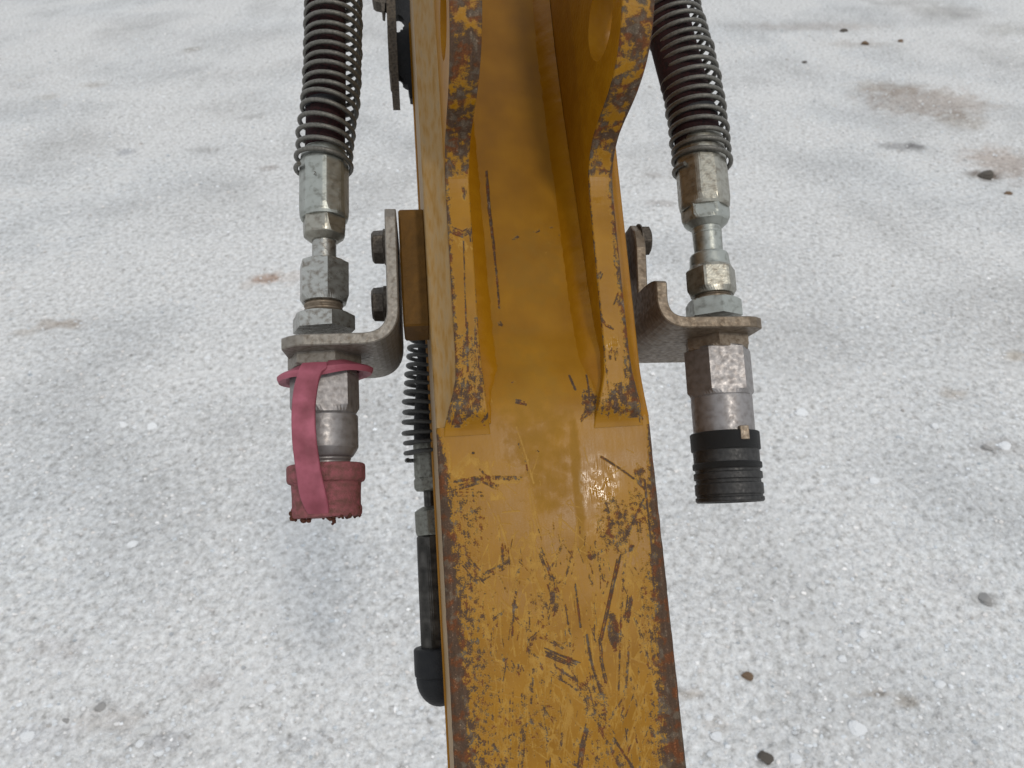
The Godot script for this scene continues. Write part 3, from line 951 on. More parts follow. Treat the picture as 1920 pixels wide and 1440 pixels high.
func make_arm() -> void:
	var base := Vector3(0.018, -0.255, -0.068)
	var arm := thing("excavator_arm", "worn yellow steel excavator arm with rusty scratched front face and two standing ears", "excavator arm", base)
	var mm := 0.001
	var xl := -44.0
	var xr := 80.0
	var s_lo := -255.0
	var s_hi := 330.0
	var rim := 2.2
	var back := 132.0
	# lower cover plate, full width, its edges rounded over
	var b := Mb.new()
	var across := [[xl, 6.0 + rim], [xl + 0.35, 6.0 + rim * 0.55], [xl + rim * 0.55, 6.0 + 0.35], [xl + rim, 6.0]]
	for i in 11:
		across.append([lerpf(xl + rim, xr - rim, (i + 1) / 12.0), 6.0])
	across.append_array([[xr - rim, 6.0], [xr - rim * 0.55, 6.35], [xr - 0.35, 6.0 + rim * 0.55], [xr, 6.0 + rim]])
	var dent := noise(77, 0.03, 2)
	var grid := []
	for i in 60:
		var s := lerpf(s_lo, -22.0, i / 59.0)
		var row := []
		for a in across:
			var wob := dent.get_noise_2d(a[0], s) * 0.35
			row.append(Vector3(a[0] * mm + (dent.get_noise_2d(s * 2.0, 50.0) * 0.0004 if absf(a[0] - 18.0) > 58.0 else 0.0), s * mm, -(a[1] + wob) * mm) - base)
		grid.append(row)
	grid_mesh(b, grid, base, Vector3.BACK)
	part("cover_plate", b, M.paint, arm, "flat lower plate, scratched, rusty along both edges")
	# recessed floor between the ears
	b = Mb.new()
	grid = []
	for i in 90:
		var s := lerpf(-22.0, s_hi, i / 89.0)
		var d := along(FLOOR, s)
		var row := []
		for x in [-17.5, -13.0, -9.0, -7.0, 0.0, 10.0, 20.0, 30.0, 38.0, 44.0, 48.0, 55.5]:
			row.append(Vector3(x * mm, s * mm, -d * mm) - base)
		grid.append(row)
	grid_mesh(b, grid, base, Vector3.BACK)
	part("recess_plate", b, M.paint, arm, "bent plate sinking between the two ears")
	# weld seams along both sides of the recess
	for side in [-1.0, 1.0]:
		b = Mb.new()
		grid = []
		var seam := noise(90 + int(side), 0.11, 2)
		for i in 150:
			var s := lerpf(-21.0, s_hi, i / 149.0)
			var d := along(FLOOR, s)
			var leg := minf(9.0, d * 0.55 - 1.5) + seam.get_noise_1d(s * 2.0) * 0.5
			var run := minf(11.0, d * 0.7) + seam.get_noise_1d(s * 1.3 + 400.0) * 0.8
			var row := []
			for k in 6:
				var f := k / 5.0
				var bulge := sin(f * PI) * 1.1
				var x := -17.0 + run * f + bulge * 0.5 if side < 0.0 else 55.0 - run * f - bulge * 0.5
				row.append(Vector3(x * mm, s * mm, (-d + leg * (1.0 - f) + bulge * 0.6 - 0.02) * mm) - base)
			grid.append(row)
		grid_mesh(b, grid, base, Vector3.BACK)
		part("weld_seam", b, M.plain, arm)
	# the two ears
	for side in [-1.0, 1.0]:
		ear(arm, base, side)
	# ledges outside the ears with their fillet welds
	for side in [-1.0, 1.0]:
		b = Mb.new()
		grid = []
		var seam := noise(95 + int(side), 0.05, 2)
		for i in 110:
			var s := lerpf(-22.0, s_hi, i / 109.0)
			var drop := along([[-22, 6.0], [-8, 10.0], [6, 13.0], [340, 14.0]], s)
			var x_in: float = ear_outer(side, s) - 0.4 * side
			var x_out := xl if side < 0.0 else xr
			var w := seam.get_noise_1d(s) * 0.35
			var row := []
			var e0 := maxf(0.0, -along(EAR, s)) + 1.0
			for k in [[0.0, e0], [0.18, lerpf(e0, drop, 0.24) + w], [0.4, lerpf(e0, drop, 0.56) + w], [0.62, lerpf(e0, drop, 0.82) + w], [0.82, lerpf(e0, drop, 0.97)], [0.95, drop + 0.3], [1.0, drop + 2.4]]:
				row.append(Vector3(lerpf(x_in, x_out, k[0]) * mm, s * mm, -minf(k[1], drop + 2.4) * mm) - base)
			grid.append(row)
		grid_mesh(b, grid, base, Vector3.BACK, 3.0)
		part("outer_weld", b, M.side if side < 0.0 else M.plain, arm, "dusty ledge beside the %s ear" % ("left" if side < 0 else "right"))  # left ledge: beige paint with sky light in its colour; right: plain paint
	# side plates and rear plate
	for side in [-1.0, 1.0]:
		b = Mb.new()
		var x := (xl if side < 0.0 else xr) * mm
		grid = []
		for i in 40:
			var s := lerpf(s_lo, s_hi, i / 39.0)
			var front := 6.0 + rim if s < -22.0 else along([[-22, 8.4], [-8, 12.4], [6, 15.4], [340, 16.4]], s)
			var row := []
			for k in 8:
				var f := k / 7.0
				row.append(Vector3(x + side * f * 0.0006, s * mm, -lerpf(front, back, f) * mm) - base)
			grid.append(row)
		grid_mesh(b, grid, base, Vector3(side, 0, 0), 1.0, true)
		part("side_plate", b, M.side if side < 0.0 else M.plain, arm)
	b = Mb.new()
	b.box(Vector3(xl * mm - 0.002, s_lo * mm, -(back + 6.0) * mm) - base, Vector3(xr * mm + 0.002, s_hi * mm, -(back - 0.5) * mm) - base, 0.001)
	part("rear_plate", b, M.plain, arm)
	b = Mb.new()
	b.box(Vector3(xl + 1, s_lo + 0.5, -(back - 2)) * mm - base, Vector3(xr - 1, s_lo + 8, -9) * mm - base)
	part("end_plate", b, M.plain, arm)
	# blocks that carry the coupler brackets
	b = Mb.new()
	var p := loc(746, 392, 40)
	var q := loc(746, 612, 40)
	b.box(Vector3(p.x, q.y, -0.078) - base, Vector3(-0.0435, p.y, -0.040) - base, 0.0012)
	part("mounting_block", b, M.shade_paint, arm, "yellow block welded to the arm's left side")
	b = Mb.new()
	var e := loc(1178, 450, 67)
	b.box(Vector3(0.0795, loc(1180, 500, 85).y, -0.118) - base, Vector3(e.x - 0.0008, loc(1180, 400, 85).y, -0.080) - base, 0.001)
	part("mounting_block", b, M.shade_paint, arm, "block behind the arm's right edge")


func ear_outer(side: float, s: float) -> float:
	if side < 0.0:
		return along([[-32, -41.0], [-23, -39.5], [-12, -36.5], [0, -32.5], [8, -31.2], [340, -31.0]], s)
	return along([[-32, 77.0], [-23, 75.2], [-12, 73.2], [0, 71.0], [10, 70.0], [340, 70.0]], s)


func ear_inner(side: float, s: float) -> float:
	if side < 0.0:
		return along([[-32, -12.5], [-23, -14.0], [-5, -15.5], [20, -17.0], [340, -17.0]], s)
	return along([[-32, 45.0], [-23, 47.0], [-10, 50.0], [0, 53.0], [12, 55.0], [340, 55.5]], s)


func ear(arm: Node3D, base: Vector3, side: float) -> void:
	var mm := 0.001
	var lean := 0.06 if side < 0.0 else 0.1
	var mid_x := ear_inner(side, 60.0) * 0.5 + ear_outer(side, 60.0) * 0.5
	var put := func(x: float, s: float, z: float) -> Vector3:
		return Vector3((x + (lean + (x - mid_x) * 0.0024) * maxf(z, 0.0)) * mm, s * mm, z * mm) - base
	# front profile, resampled finely
	var prof := []
	for i in EAR.size() - 1:
		for k in 5:
			prof.append(Vector2(lerpf(EAR[i][0], EAR[i + 1][0], k / 5.0), lerpf(EAR[i][1], EAR[i + 1][1], k / 5.0)))
	prof.append(Vector2(330, 99))
	for turn in 3:
		var soft := prof.duplicate()
		for i in range(1, prof.size() - 1):
			soft[i] = (prof[i - 1] + prof[i] * 2.0 + prof[i + 1]) / 4.0
		prof = soft
	# the standing edge: its worn paint runs with the length of the edge
	var edge := Mb.new()
	var arc := 0.0
	var rows := []
	for i in prof.size():
		if i:
			arc += prof[i].distance_to(prof[i - 1])
		var t: Vector2 = (prof[mini(i + 1, prof.size() - 1)] - prof[maxi(i - 1, 0)]).normalized()
		var out := Vector2(-t.y, t.x)              # (s, z) direction out of the edge
		if out.y < 0.0 and absf(out.y) > absf(out.x): out = -out
		rows.append([prof[i], out, -27.0 + arc])
	var rim := 0.9
	var lines := []
	for r in rows:
		var s: float = r[0].x
		var xi := ear_inner(side, s)
		var xo := ear_outer(side, s)
		var row := []
		for k in [[xi, 0.0], [xi - signf(xi - xo) * rim * 0.3, rim * 0.7], [xi - signf(xi - xo) * rim, rim], [lerpf(xi, xo, 0.5), rim + 0.05], [xo + signf(xi - xo) * rim, rim], [xo + signf(xi - xo) * rim * 0.3, rim * 0.7], [xo, 0.0]]:
			var p: Vector2 = r[0] + r[1] * k[1]
			row.append([put.call(k[0], p.x, p.y), front_uv(k[0] * mm, r[2] * mm)])
		lines.append(row)
	for i in lines.size() - 1:
		for j in 6:
			var h := Vector3(0, rows[i][1].x, rows[i][1].y) + Vector3(-side * (2.5 - j) * 0.3, 0, 0)
			edge.quad(lines[i][j][0], lines[i][j + 1][0], lines[i + 1][j + 1][0], lines[i + 1][j][0], h, lines[i][j][1], lines[i][j + 1][1], lines[i + 1][j + 1][1], lines[i + 1][j][1])
	# a thing's part: the ear plate; its faces with the pin hole
	var plate := Mb.new()
	var hole := Vector2(197, 47)
	var rad := 21.0
	var ring := []
	for i in 49:
		ring.append(hole + Vector2(cos(TAU * i / 48.0), sin(TAU * i / 48.0)) * rad)
	# the faces are filled in strips across the plate, leaving the hole out
	var front := []
	var cuts := PackedFloat32Array()
	for r in rows:
		front.append([r[0].x, r[0].y])
		cuts.append(r[0].x)
	for q in ring:
		cuts.append(q.x)
	cuts.sort()
	for i in cuts.size() - 1:
		var s0 := cuts[i]
		var s1 := cuts[i + 1]
		if s1 - s0 < 0.0005:
			continue
		var back0 := along([[-32, -9.0], [-23, -16.0], [20, -70.0], [340, -70.0]], s0)
		var back1 := along([[-32, -9.0], [-23, -16.0], [20, -70.0], [340, -70.0]], s1)
		var gap0 := sqrt(maxf(0.0, rad * rad - pow(s0 - hole.x, 2.0)))
		var gap1 := sqrt(maxf(0.0, rad * rad - pow(s1 - hole.x, 2.0)))
		var spans := [[back0, back1, along(front, s0), along(front, s1)]]
		if gap0 + gap1 > 0.01:
			spans = [[back0, back1, hole.y - gap0, hole.y - gap1], [hole.y + gap0, hole.y + gap1, along(front, s0), along(front, s1)]]
		for k in spans:
			for inner in [true, false]:
				var x0 := ear_inner(side, s0) if inner else ear_outer(side, s0)
				var x1 := ear_inner(side, s1) if inner else ear_outer(side, s1)
				# split where the lean begins so that the faces stay flat
				var lo0 := clampf(0.0, k[0], k[2])
				var lo1 := clampf(0.0, k[1], k[3])
				var h := Vector3(-side if inner else side, 0, 0)
				plate.quad(put.call(x0, s0, k[0]), put.call(x1, s1, k[1]), put.call(x1, s1, lo1), put.call(x0, s0, lo0), h)
				plate.quad(put.call(x0, s0, lo0), put.call(x1, s1, lo1), put.call(x1, s1, k[3]), put.call(x0, s0, k[2]), h)
	var whole := part("ear", plate, M.plain, arm, "%s ear plate with a round pin hole" % ("left" if side < 0 else "right"))
	part("worn_edge", edge, M.paint, whole)
	var bore := Mb.new()
	for i in 48:
		var p := []
		var nn := []
		for k in [[i, true], [i + 1, true], [i + 1, false], [i, false]]:
			var q: Vector2 = ring[k[0]]
			p.append(put.call(ear_inner(side, q.x) if k[1] else ear_outer(side, q.x), q.x, q.y))
			nn.append(Vector3(0, hole.x - q.x, hole.y - q.y).normalized())
		bore.squad(p, nn, [Vector2.ZERO, Vector2.ZERO, Vector2.ZERO, Vector2.ZERO])
	part("pin_hole_wall", bore, M.plain, whole)


func grid_mesh(b: Mb, grid: Array, base: Vector3, hint: Vector3, _soft := 1.0, sideways := false) -> void:
	# smooth surface through a grid of points, mapped like the front paint (or by depth, sideways)
	var h := grid.size()
	var w: int = grid[0].size()
	var norm := []
	for i in h:
		var row := []
		for j in w:
			var a: Vector3 = grid[mini(i + 1, h - 1)][j] - grid[maxi(i - 1, 0)][j]
			var c: Vector3 = grid[i][mini(j + 1, w - 1)] - grid[i][maxi(j - 1, 0)]
			var n := a.cross(c).normalized()
			row.append(n if n.dot(hint) >= 0.0 else -n)
		norm.append(row)
	for i in h - 1:
		for j in w - 1:
			var p := [grid[i][j], grid[i][j + 1], grid[i + 1][j + 1], grid[i + 1][j]]
			var q := [norm[i][j], norm[i][j + 1], norm[i + 1][j + 1], norm[i + 1][j]]
			var u := []
			for v in p:
				var o: Vector3 = v + base
				u.append(front_uv(o.x, o.y) if not sideways else front_uv(-0.05 - o.z, o.y))
			b.squad(p, q, u)


# ---------------------------------------------------------------- brackets, couplers, hoses
func bolt(parent: Node3D, at: Vector3, dir: float, r: float, head: float, washer: float) -> void:
	# a hexagon bolt whose axis runs across the arm; at = where its washer touches the plate
	var t := Transform3D(Basis(Vector3.UP, Vector3.RIGHT * dir, Vector3.UP.cross(Vector3.RIGHT * dir)), at)
	var wm := lathe([Vector2(0, washer), Vector2(r * 1.12, washer), Vector2(r * 1.22, washer * 0.8), Vector2(r * 1.22, 0), Vector2(0, 0)])
	var w := part("washer", wm, M.dark_bolt, parent)
	w.transform = t
	var hm := lathe([Vector2(0, washer + head), Vector2(r * 0.93, washer + head), Vector2(r * 1.12, washer + head * 0.82), Vector2(r * 1.16, washer + 0.0001), Vector2(0, washer + 0.0001)], 6, 0.35, r)
	var o := part("bolt_head", hm, M.dark_bolt, parent)
	o.transform = t


func plane_path(pts: Array, d: float) -> Array:
	var out := []
	for p in pts:
		var q := loc(p[0], p[1], d)
		out.append(Vector2(q.x, q.y))
	return out


func bend(path: Array, radius: float) -> Array:
	# rounds the corner at the middle point of a three-point path
	var a: Vector2 = path[0]
	var c: Vector2 = path[1]
	var e: Vector2 = path[2]
	var u := (a - c).normalized()
	var w := (e - c).normalized()
	var p := c + u * radius
	var q := c + w * radius
	var out := []
	for i in 10:
		out.append(a.lerp(p, i / 10.0))
	for i in 11:
		var f := i / 10.0
		out.append(p.lerp(c, f).lerp(c.lerp(q, f), f))
	for i in 10:
		out.append(q.lerp(e, (i + 1) / 10.0))
	return out


func make_left_side() -> void:
	# bracket: a strip of plate, bolted to the block, bent outwards under the coupler
	var path := bend(plane_path([[731, 388], [738, 632], [522, 638]], 25), 0.019)
	var front := []
	var rear := []
	for i in path.size():
		var left := path.size() - 1 - i
		front.append(25.0 + (9.0 * pow(1.0 - left / 3.0, 2.0) if left < 3 else 0.0) + (3.0 if i == 0 else 0.0))
		rear.append(128.0 - (10.0 if left < 2 else 0.0))
	var base := Vector3(path[20].x, path[20].y, -0.06)
	var br := thing("coupler_bracket", "bent steel bracket bolted left of the yellow arm, holding the red-capped coupler", "bracket", base, "bent coupler brackets on the arm")
	part("bent_plate", bent_plate(path, 0.0070, front, rear, base), M.bracket, br)
	for y in [463, 570]:
		var p := loc(731, y, 82)
		var x := loc(721, y, 25).x
		bolt(br, Vector3(x, p.y, -0.082) - base, -1.0, 0.0102, 0.0078, 0.0030)

	# the coupler through it: nuts above and below, hexagon body, plug
	var a := axis(607, 580, 613, 960, 60)
	var c := thing("quick_coupler", "grey steel quick coupler hanging under the left bracket, closed by a red dust cap", "coupler", a.lo, "quick couplers under the brackets", a.turn)
	part("thread", turned(a, thread_rows(560, 598, 36, 33.5, 4), 0, 0, 0, 0.0001), M.brown_steel, c)
	part("lock_nut", turned(a, [[592, 50], [596, 59], [622, 60]], 6, rad(21), 51), M.worn_zinc, c, "upper lock nut, zinc flaking off")
	part("lock_nut", turned(a, [[646, 66], [650, 70], [689, 70], [694, 62]], 6, rad(23), 60), M.bracket, c, "lower lock nut")
	part("collar", turned(a, [[690, 58], [706, 58]]), M.dull_steel, c)
	part("hexagon_body", turned(a, [[696, 58], [700, 64], [766, 64], [779, 56]], 6, rad(46), 55.5), M.dull_steel, c)
	part("plug_barrel", turned(a, [[776, 54], [780, 57], [783, 60], [842, 60], [858, 50], [860, 46], [864, 46], [866, 44], [890, 44]]), M.dull_steel, c)

	# the dust cap: a ring round the body, a strap, the cap
	var d := thing("dust_cap", "faded red rubber dust cap with its strap and ring on the left coupler", "dust cap", a.lo, "", a.turn)
	var cup := part("cap", turned(a, [[871, 47], [872, 70], [876, 72], [900, 72], [905, 70], [907, 64], [930, 63], [950, 63], [952, 65], [966, 65], [970, 62], [970.5, 30]], 0, 0, 0, 0.0005), M.dirty_red, d, "dirt-stained cup over the coupler's end")
	# clay stuck to its rim
	var clay := Mb.new()
	for i in 24:
		var th := rng.randf() * TAU
		var h := at_y(a, 969 + rng.randf() * 2.0)
		var r := h.y * rng.randf_range(48, 65)
		var s := h.y * rng.randf_range(1.5, 4.5)
		lump(clay, Vector3(sin(th) * r, h.x, cos(th) * r), s, rng)
	for k in [[-58, 967, 7], [-61, 960, 5], [-40, 973, 6], [-30, 974, 5], [14, 974, 5], [16, 979, 4], [13, 983, 3.0], [8, 972, 6], [44, 970, 5], [52, 964, 5], [60, 955, 4]]:
		var h := at_y(a, k[1])
		lump(clay, Vector3(k[0] * h.y, h.x, h.y * 22.0), h.y * k[2], rng)
	part("dried_clay", clay, M.clay, cup)
	# ring: wide band that dips at the front where the strap leaves it
	var band := Mb.new()
	var prev := []
	for i in 73:
		var th := TAU * i / 72.0 - PI
		var dir := Vector3(sin(th), 0, cos(th))
		var f := exp(-pow(th / 0.55, 2.0))
		var wing := exp(-pow((absf(th) - PI * 0.5) / 0.5, 2.0))
		var notch := exp(-pow(th / 0.16, 2.0))
		var tilt := -7.0 * sin(th)
		var sec := []
		# (row, half width) round the band's section
		for k in [[690 + 7 * wing + 15 * notch, 62.0 + 3 * wing], [693 + 5 * wing + 9 * notch, 67.0 + 4 * wing], [698 + 3 * f, 75.0 + 8 * wing], [701 + 4 * f, 79.0 + 9 * wing], [704 + 10 * f, 79.0 + 9 * wing], [711 + 8 * f, 77.0 + 8 * wing], [710 + 4 * f, 71.0], [704, 64.0]]:
			var h := at_y(a, k[0] + tilt)
			sec.append(dir * k[1] * h.y * (1.0 + 0.02 * sin(th * 5.0)) + Vector3.UP * h.x)
		if prev:
			var mid := Vector3.ZERO
			for p in sec: mid += p / 8.0
			for j in 8:
				var p := [prev[j], prev[(j + 1) % 8], sec[(j + 1) % 8], sec[j]]
				band.quad(p[0], p[1], p[2], p[3], (p[0] + p[1] + p[2] + p[3]) / 4.0 - mid)
		prev = sec
	part("ring", band, M.red_rubber, d, "torn red ring round the coupler's body")
	# strap
	var st := Mb.new()
	var rows := []
	for k in [[696, -30, 14, 76], [706, -34, 14, 82], [716, -36, 5, 86], [740, -42, -1, 91], [780, -46, -5, 96], [830, -46, -4, 97], [870, -43, 0, 94], [900, -40, 4, 89], [930, -37, 9, 82], [952, -31, 12, 72], [964, -26, 12, 64]]:
		var h := at_y(a, k[0])
		rows.append([Vector3(k[1] * h.y, h.x, k[3] * h.y), Vector3(k[2] * h.y, h.x, (k[3] + 1.5) * h.y), h.y])
	var fine := []
	for i in rows.size() - 1:
		for s in 6:
			var f := s / 6.0
			var get := func(k: int) -> Vector3:
				var p0: Vector3 = rows[maxi(i - 1, 0)][k]
				var p3: Vector3 = rows[mini(i + 2, rows.size() - 1)][k]
				return rows[i][k].cubic_interpolate(rows[i + 1][k], p0, p3, f)
			fine.append([get.call(0), get.call(1), rows[i][2]])
	fine.append(rows[-1])
	var grid := []
	for i in fine.size():
		var l: Vector3 = fine[i][0]
		var r: Vector3 = fine[i][1]
		var run: Vector3 = fine[mini(i + 1, fine.size() - 1)][0] - fine[maxi(i - 1, 0)][0]
		var out := (r - l).cross(run).normalized()
		if out.z < 0.0: out = -out
		var th: float = fine[i][2] * 11.0
		var e: Vector3 = (r - l).normalized() * fine[i][2] * 2.2
		grid.append([l - out * th + e * 0.4, l - out * th * 0.35, l - out * th * 0.1 + e * 0.3, l + e, l.lerp(r, 0.5) + out * th * 0.07, r - e, r - out * th * 0.1 - e * 0.3, r - out * th * 0.35, r - out * th - e * 0.4])
	for i in grid.size() - 1:
		var mid: Vector3 = (grid[i][0] + grid[i][8]) * 0.5 - Vector3(0, 0, 0.001)
		for j in 9:
			var p := [grid[i][j], grid[i][(j + 1) % 9], grid[i + 1][(j + 1) % 9], grid[i + 1][j]]
			st.quad(p[0], p[1], p[2], p[3], (p[0] + p[1] + p[2] + p[3]) / 4.0 - mid if j < 8 else Vector3.FORWARD)
	part("strap", st, M.red_rubber, d, "flat red strap bowed out in front of the coupler")

	# the hose above
	hose("left steel-spring-guarded hydraulic hose running down to the left bracket", [[613, -120], [613, -40], [612, 60], [612, 150], [611, 220], [609, 300]], [[627, -120], [625, -40], [625, 60], [623.5, 130], [621, 185], [616, 216], [611, 250], [608, 290], [606, 330]], 60.0, 36.0, 50.0, 4.3,
		[323, 301, 280, 259, 238, 213, 196, 180, 162, 144, 126, 108, 90, 72, 54, 35, 16, -3, -22, -41, -60, -80, -100], -0.9, [611, 204, 14], axis(608, 290, 608, 580, 60), func(ax_: Dictionary, h: Node3D):
			part("ferrule", turned(ax_, [[284, 38], [288, 41], [300, 43], [312, 45], [395, 45.5], [408, 44.5], [414, 42]], 8, rad(8), 43), M.bright_zinc, h, "crimped sleeve with flat faces")
			part("stamped_digit", digit("2", ax_, 597, 345, 46), M.dark_bolt, h)
			part("hexagon_collar", turned(ax_, [[411, 40], [414, 42.5], [434, 40], [444, 38], [454, 25]], 6, rad(15), 36.5), M.zinc, h)
			part("stem", turned(ax_, [[450, 22], [500, 22.5]]), M.worn_zinc, h)
			part("swivel_nut", turned(ax_, [[493, 40], [497, 48.5], [558, 49], [570, 40]], 6, rad(14.5), 42), M.worn_zinc, h, "swivel nut, front face flaking"))


func rad(d: float) -> float:
	return deg_to_rad(d)


func digit(what: String, a: Dictionary, px: float, py: float, out_px: float) -> Mb:
	# a small stamped figure on the crimped sleeve
	var tm := TextMesh.new()
	tm.text = what
	tm.font = SystemFont.new()
	tm.font_size = 32
	tm.pixel_size = 0.0001
	tm.depth = 0.0002
	var arr := tm.surface_get_arrays(0)
	var v: PackedVector3Array = arr[Mesh.ARRAY_VERTEX]
	var n: PackedVector3Array = arr[Mesh.ARRAY_NORMAL]
	var idx: PackedInt32Array = arr[Mesh.ARRAY_INDEX]
	var b := Mb.new()
	var h := at_y(a, py)
	var f: float = (py - a.ya) / (a.yb - a.ya)
	var off := Vector3((px - lerpf(a.xa, a.xb, f)) * h.y, h.x, 0)
	off.z = sqrt(maxf(0.0, pow(out_px * h.y, 2.0) - off.x * off.x))
	var t := Transform3D(Basis(Vector3.UP, atan2(off.x, off.z) * 0.8), off)
	for i in range(0, idx.size(), 3):
		b.tri(t * v[idx[i]], t * v[idx[i + 1]], t * v[idx[i + 2]], t.basis * n[idx[i]], t.basis * n[idx[i + 1]], t.basis * n[idx[i + 2]])
	return b


func lump(b: Mb, at: Vector3, r: float, g: RandomNumberGenerator) -> void:
	var grid := []
	for i in 5:
		var row := []
		for j in 7:
			var th := PI * i / 4.0
			var ph := TAU * (j % 6) / 6.0
			row.append(at + Vector3(sin(th) * cos(ph), cos(th), sin(th) * sin(ph)) * r * (g.randf_range(0.7, 1.25) if j < 6 and i > 0 and i < 4 else 1.0))
		row[6] = row[0]
		grid.append(row)
	for i in 4:
		for j in 6:
			b.quad(grid[i][j], grid[i][j + 1], grid[i + 1][j + 1], grid[i + 1][j], (grid[i][j] + grid[i + 1][j + 1]) * 0.5 - at)


func thread_rows(y0: float, y1: float, crest: float, root: float, turns: int) -> Array:
	var out := []
	for i in turns:
		var p := (y1 - y0) / turns
		out.append([y0 + p * i, root])
		out.append([y0 + p * (i + 0.4), crest])
		out.append([y0 + p * (i + 0.62), crest])
	out.append([y1, root])
	return out


func hose(label: String, core: Array, coil: Array, d: float, core_r: float, coil_r: float, wire: float, turns: Array, phase: float, tape: Array, a: Dictionary, fittings: Callable, wire_m := "spring_wire", core_m := "hose") -> void:
	var h := thing("hydraulic_hose", label, "hydraulic hose", a.lo, "hydraulic hoses with spring guards", a.turn)
	var into := Transform3D(a.turn, a.lo).affine_inverse()
	var mid: float = metres_per_pixel(core[core.size() / 2][0], core[core.size() / 2][1], d)
	var pts := []
	for p in core:
		pts.append(into * loc(p[0], p[1], d))
	part("hose", tube(smooth_path(pts, 60), core_r * mid, 28), M[core_m], h)
	if tape:
		var t := PackedVector3Array()
		for k in 5:
			t.append(into * loc(along_x(core, tape[1] + (k / 4.0 - 0.5) * tape[2]), tape[1] + (k / 4.0 - 0.5) * tape[2], d))
		part("tape_band", tube(t, core_r * mid * 1.05, 28), M.tape, h)
	# spring: a helix round the guard's centre line; turns lists the row of every turn from the bottom up
	var path := PackedVector3Array()
	var per := 32
	var upto := (turns.size() - 1) * per
	for i in upto + 1:
		var k := i / float(per)
		var n := int(k)
		var y := lerpf(turns[mini(n, turns.size() - 1)], turns[mini(n + 1, turns.size() - 1)], k - n)
		var x := along_x(coil, y)
		var p := loc(x, y, d)
		var dir := (loc(along_x(coil, y - 12), y - 12, d) - loc(along_x(coil, y + 12), y + 12, d)).normalized()
		var right := (Vector3.RIGHT - dir * dir.x).normalized()
		var near := right.cross(dir)
		var th := -TAU * k + phase
		var r := coil_r * metres_per_pixel(x, y, d) * (1.0 + 0.02 * sin(k * 2.3))
		path.append(into * (p + (right * sin(th) + near * cos(th)) * r))
	part("spring_guard", tube(path, wire * mid, 10), M[wire_m], h)
	fittings.call(a, h)


func along_x(line: Array, y: float) -> float:
	var t := []
	for p in line:
		t.append([p[1], p[0]])
	if y > t[-1][0]:
		var f: float = (t[-1][1] - t[-2][1]) / (t[-1][0] - t[-2][0])
		return t[-1][1] + f * (y - t[-1][0])
	return along(t, y)


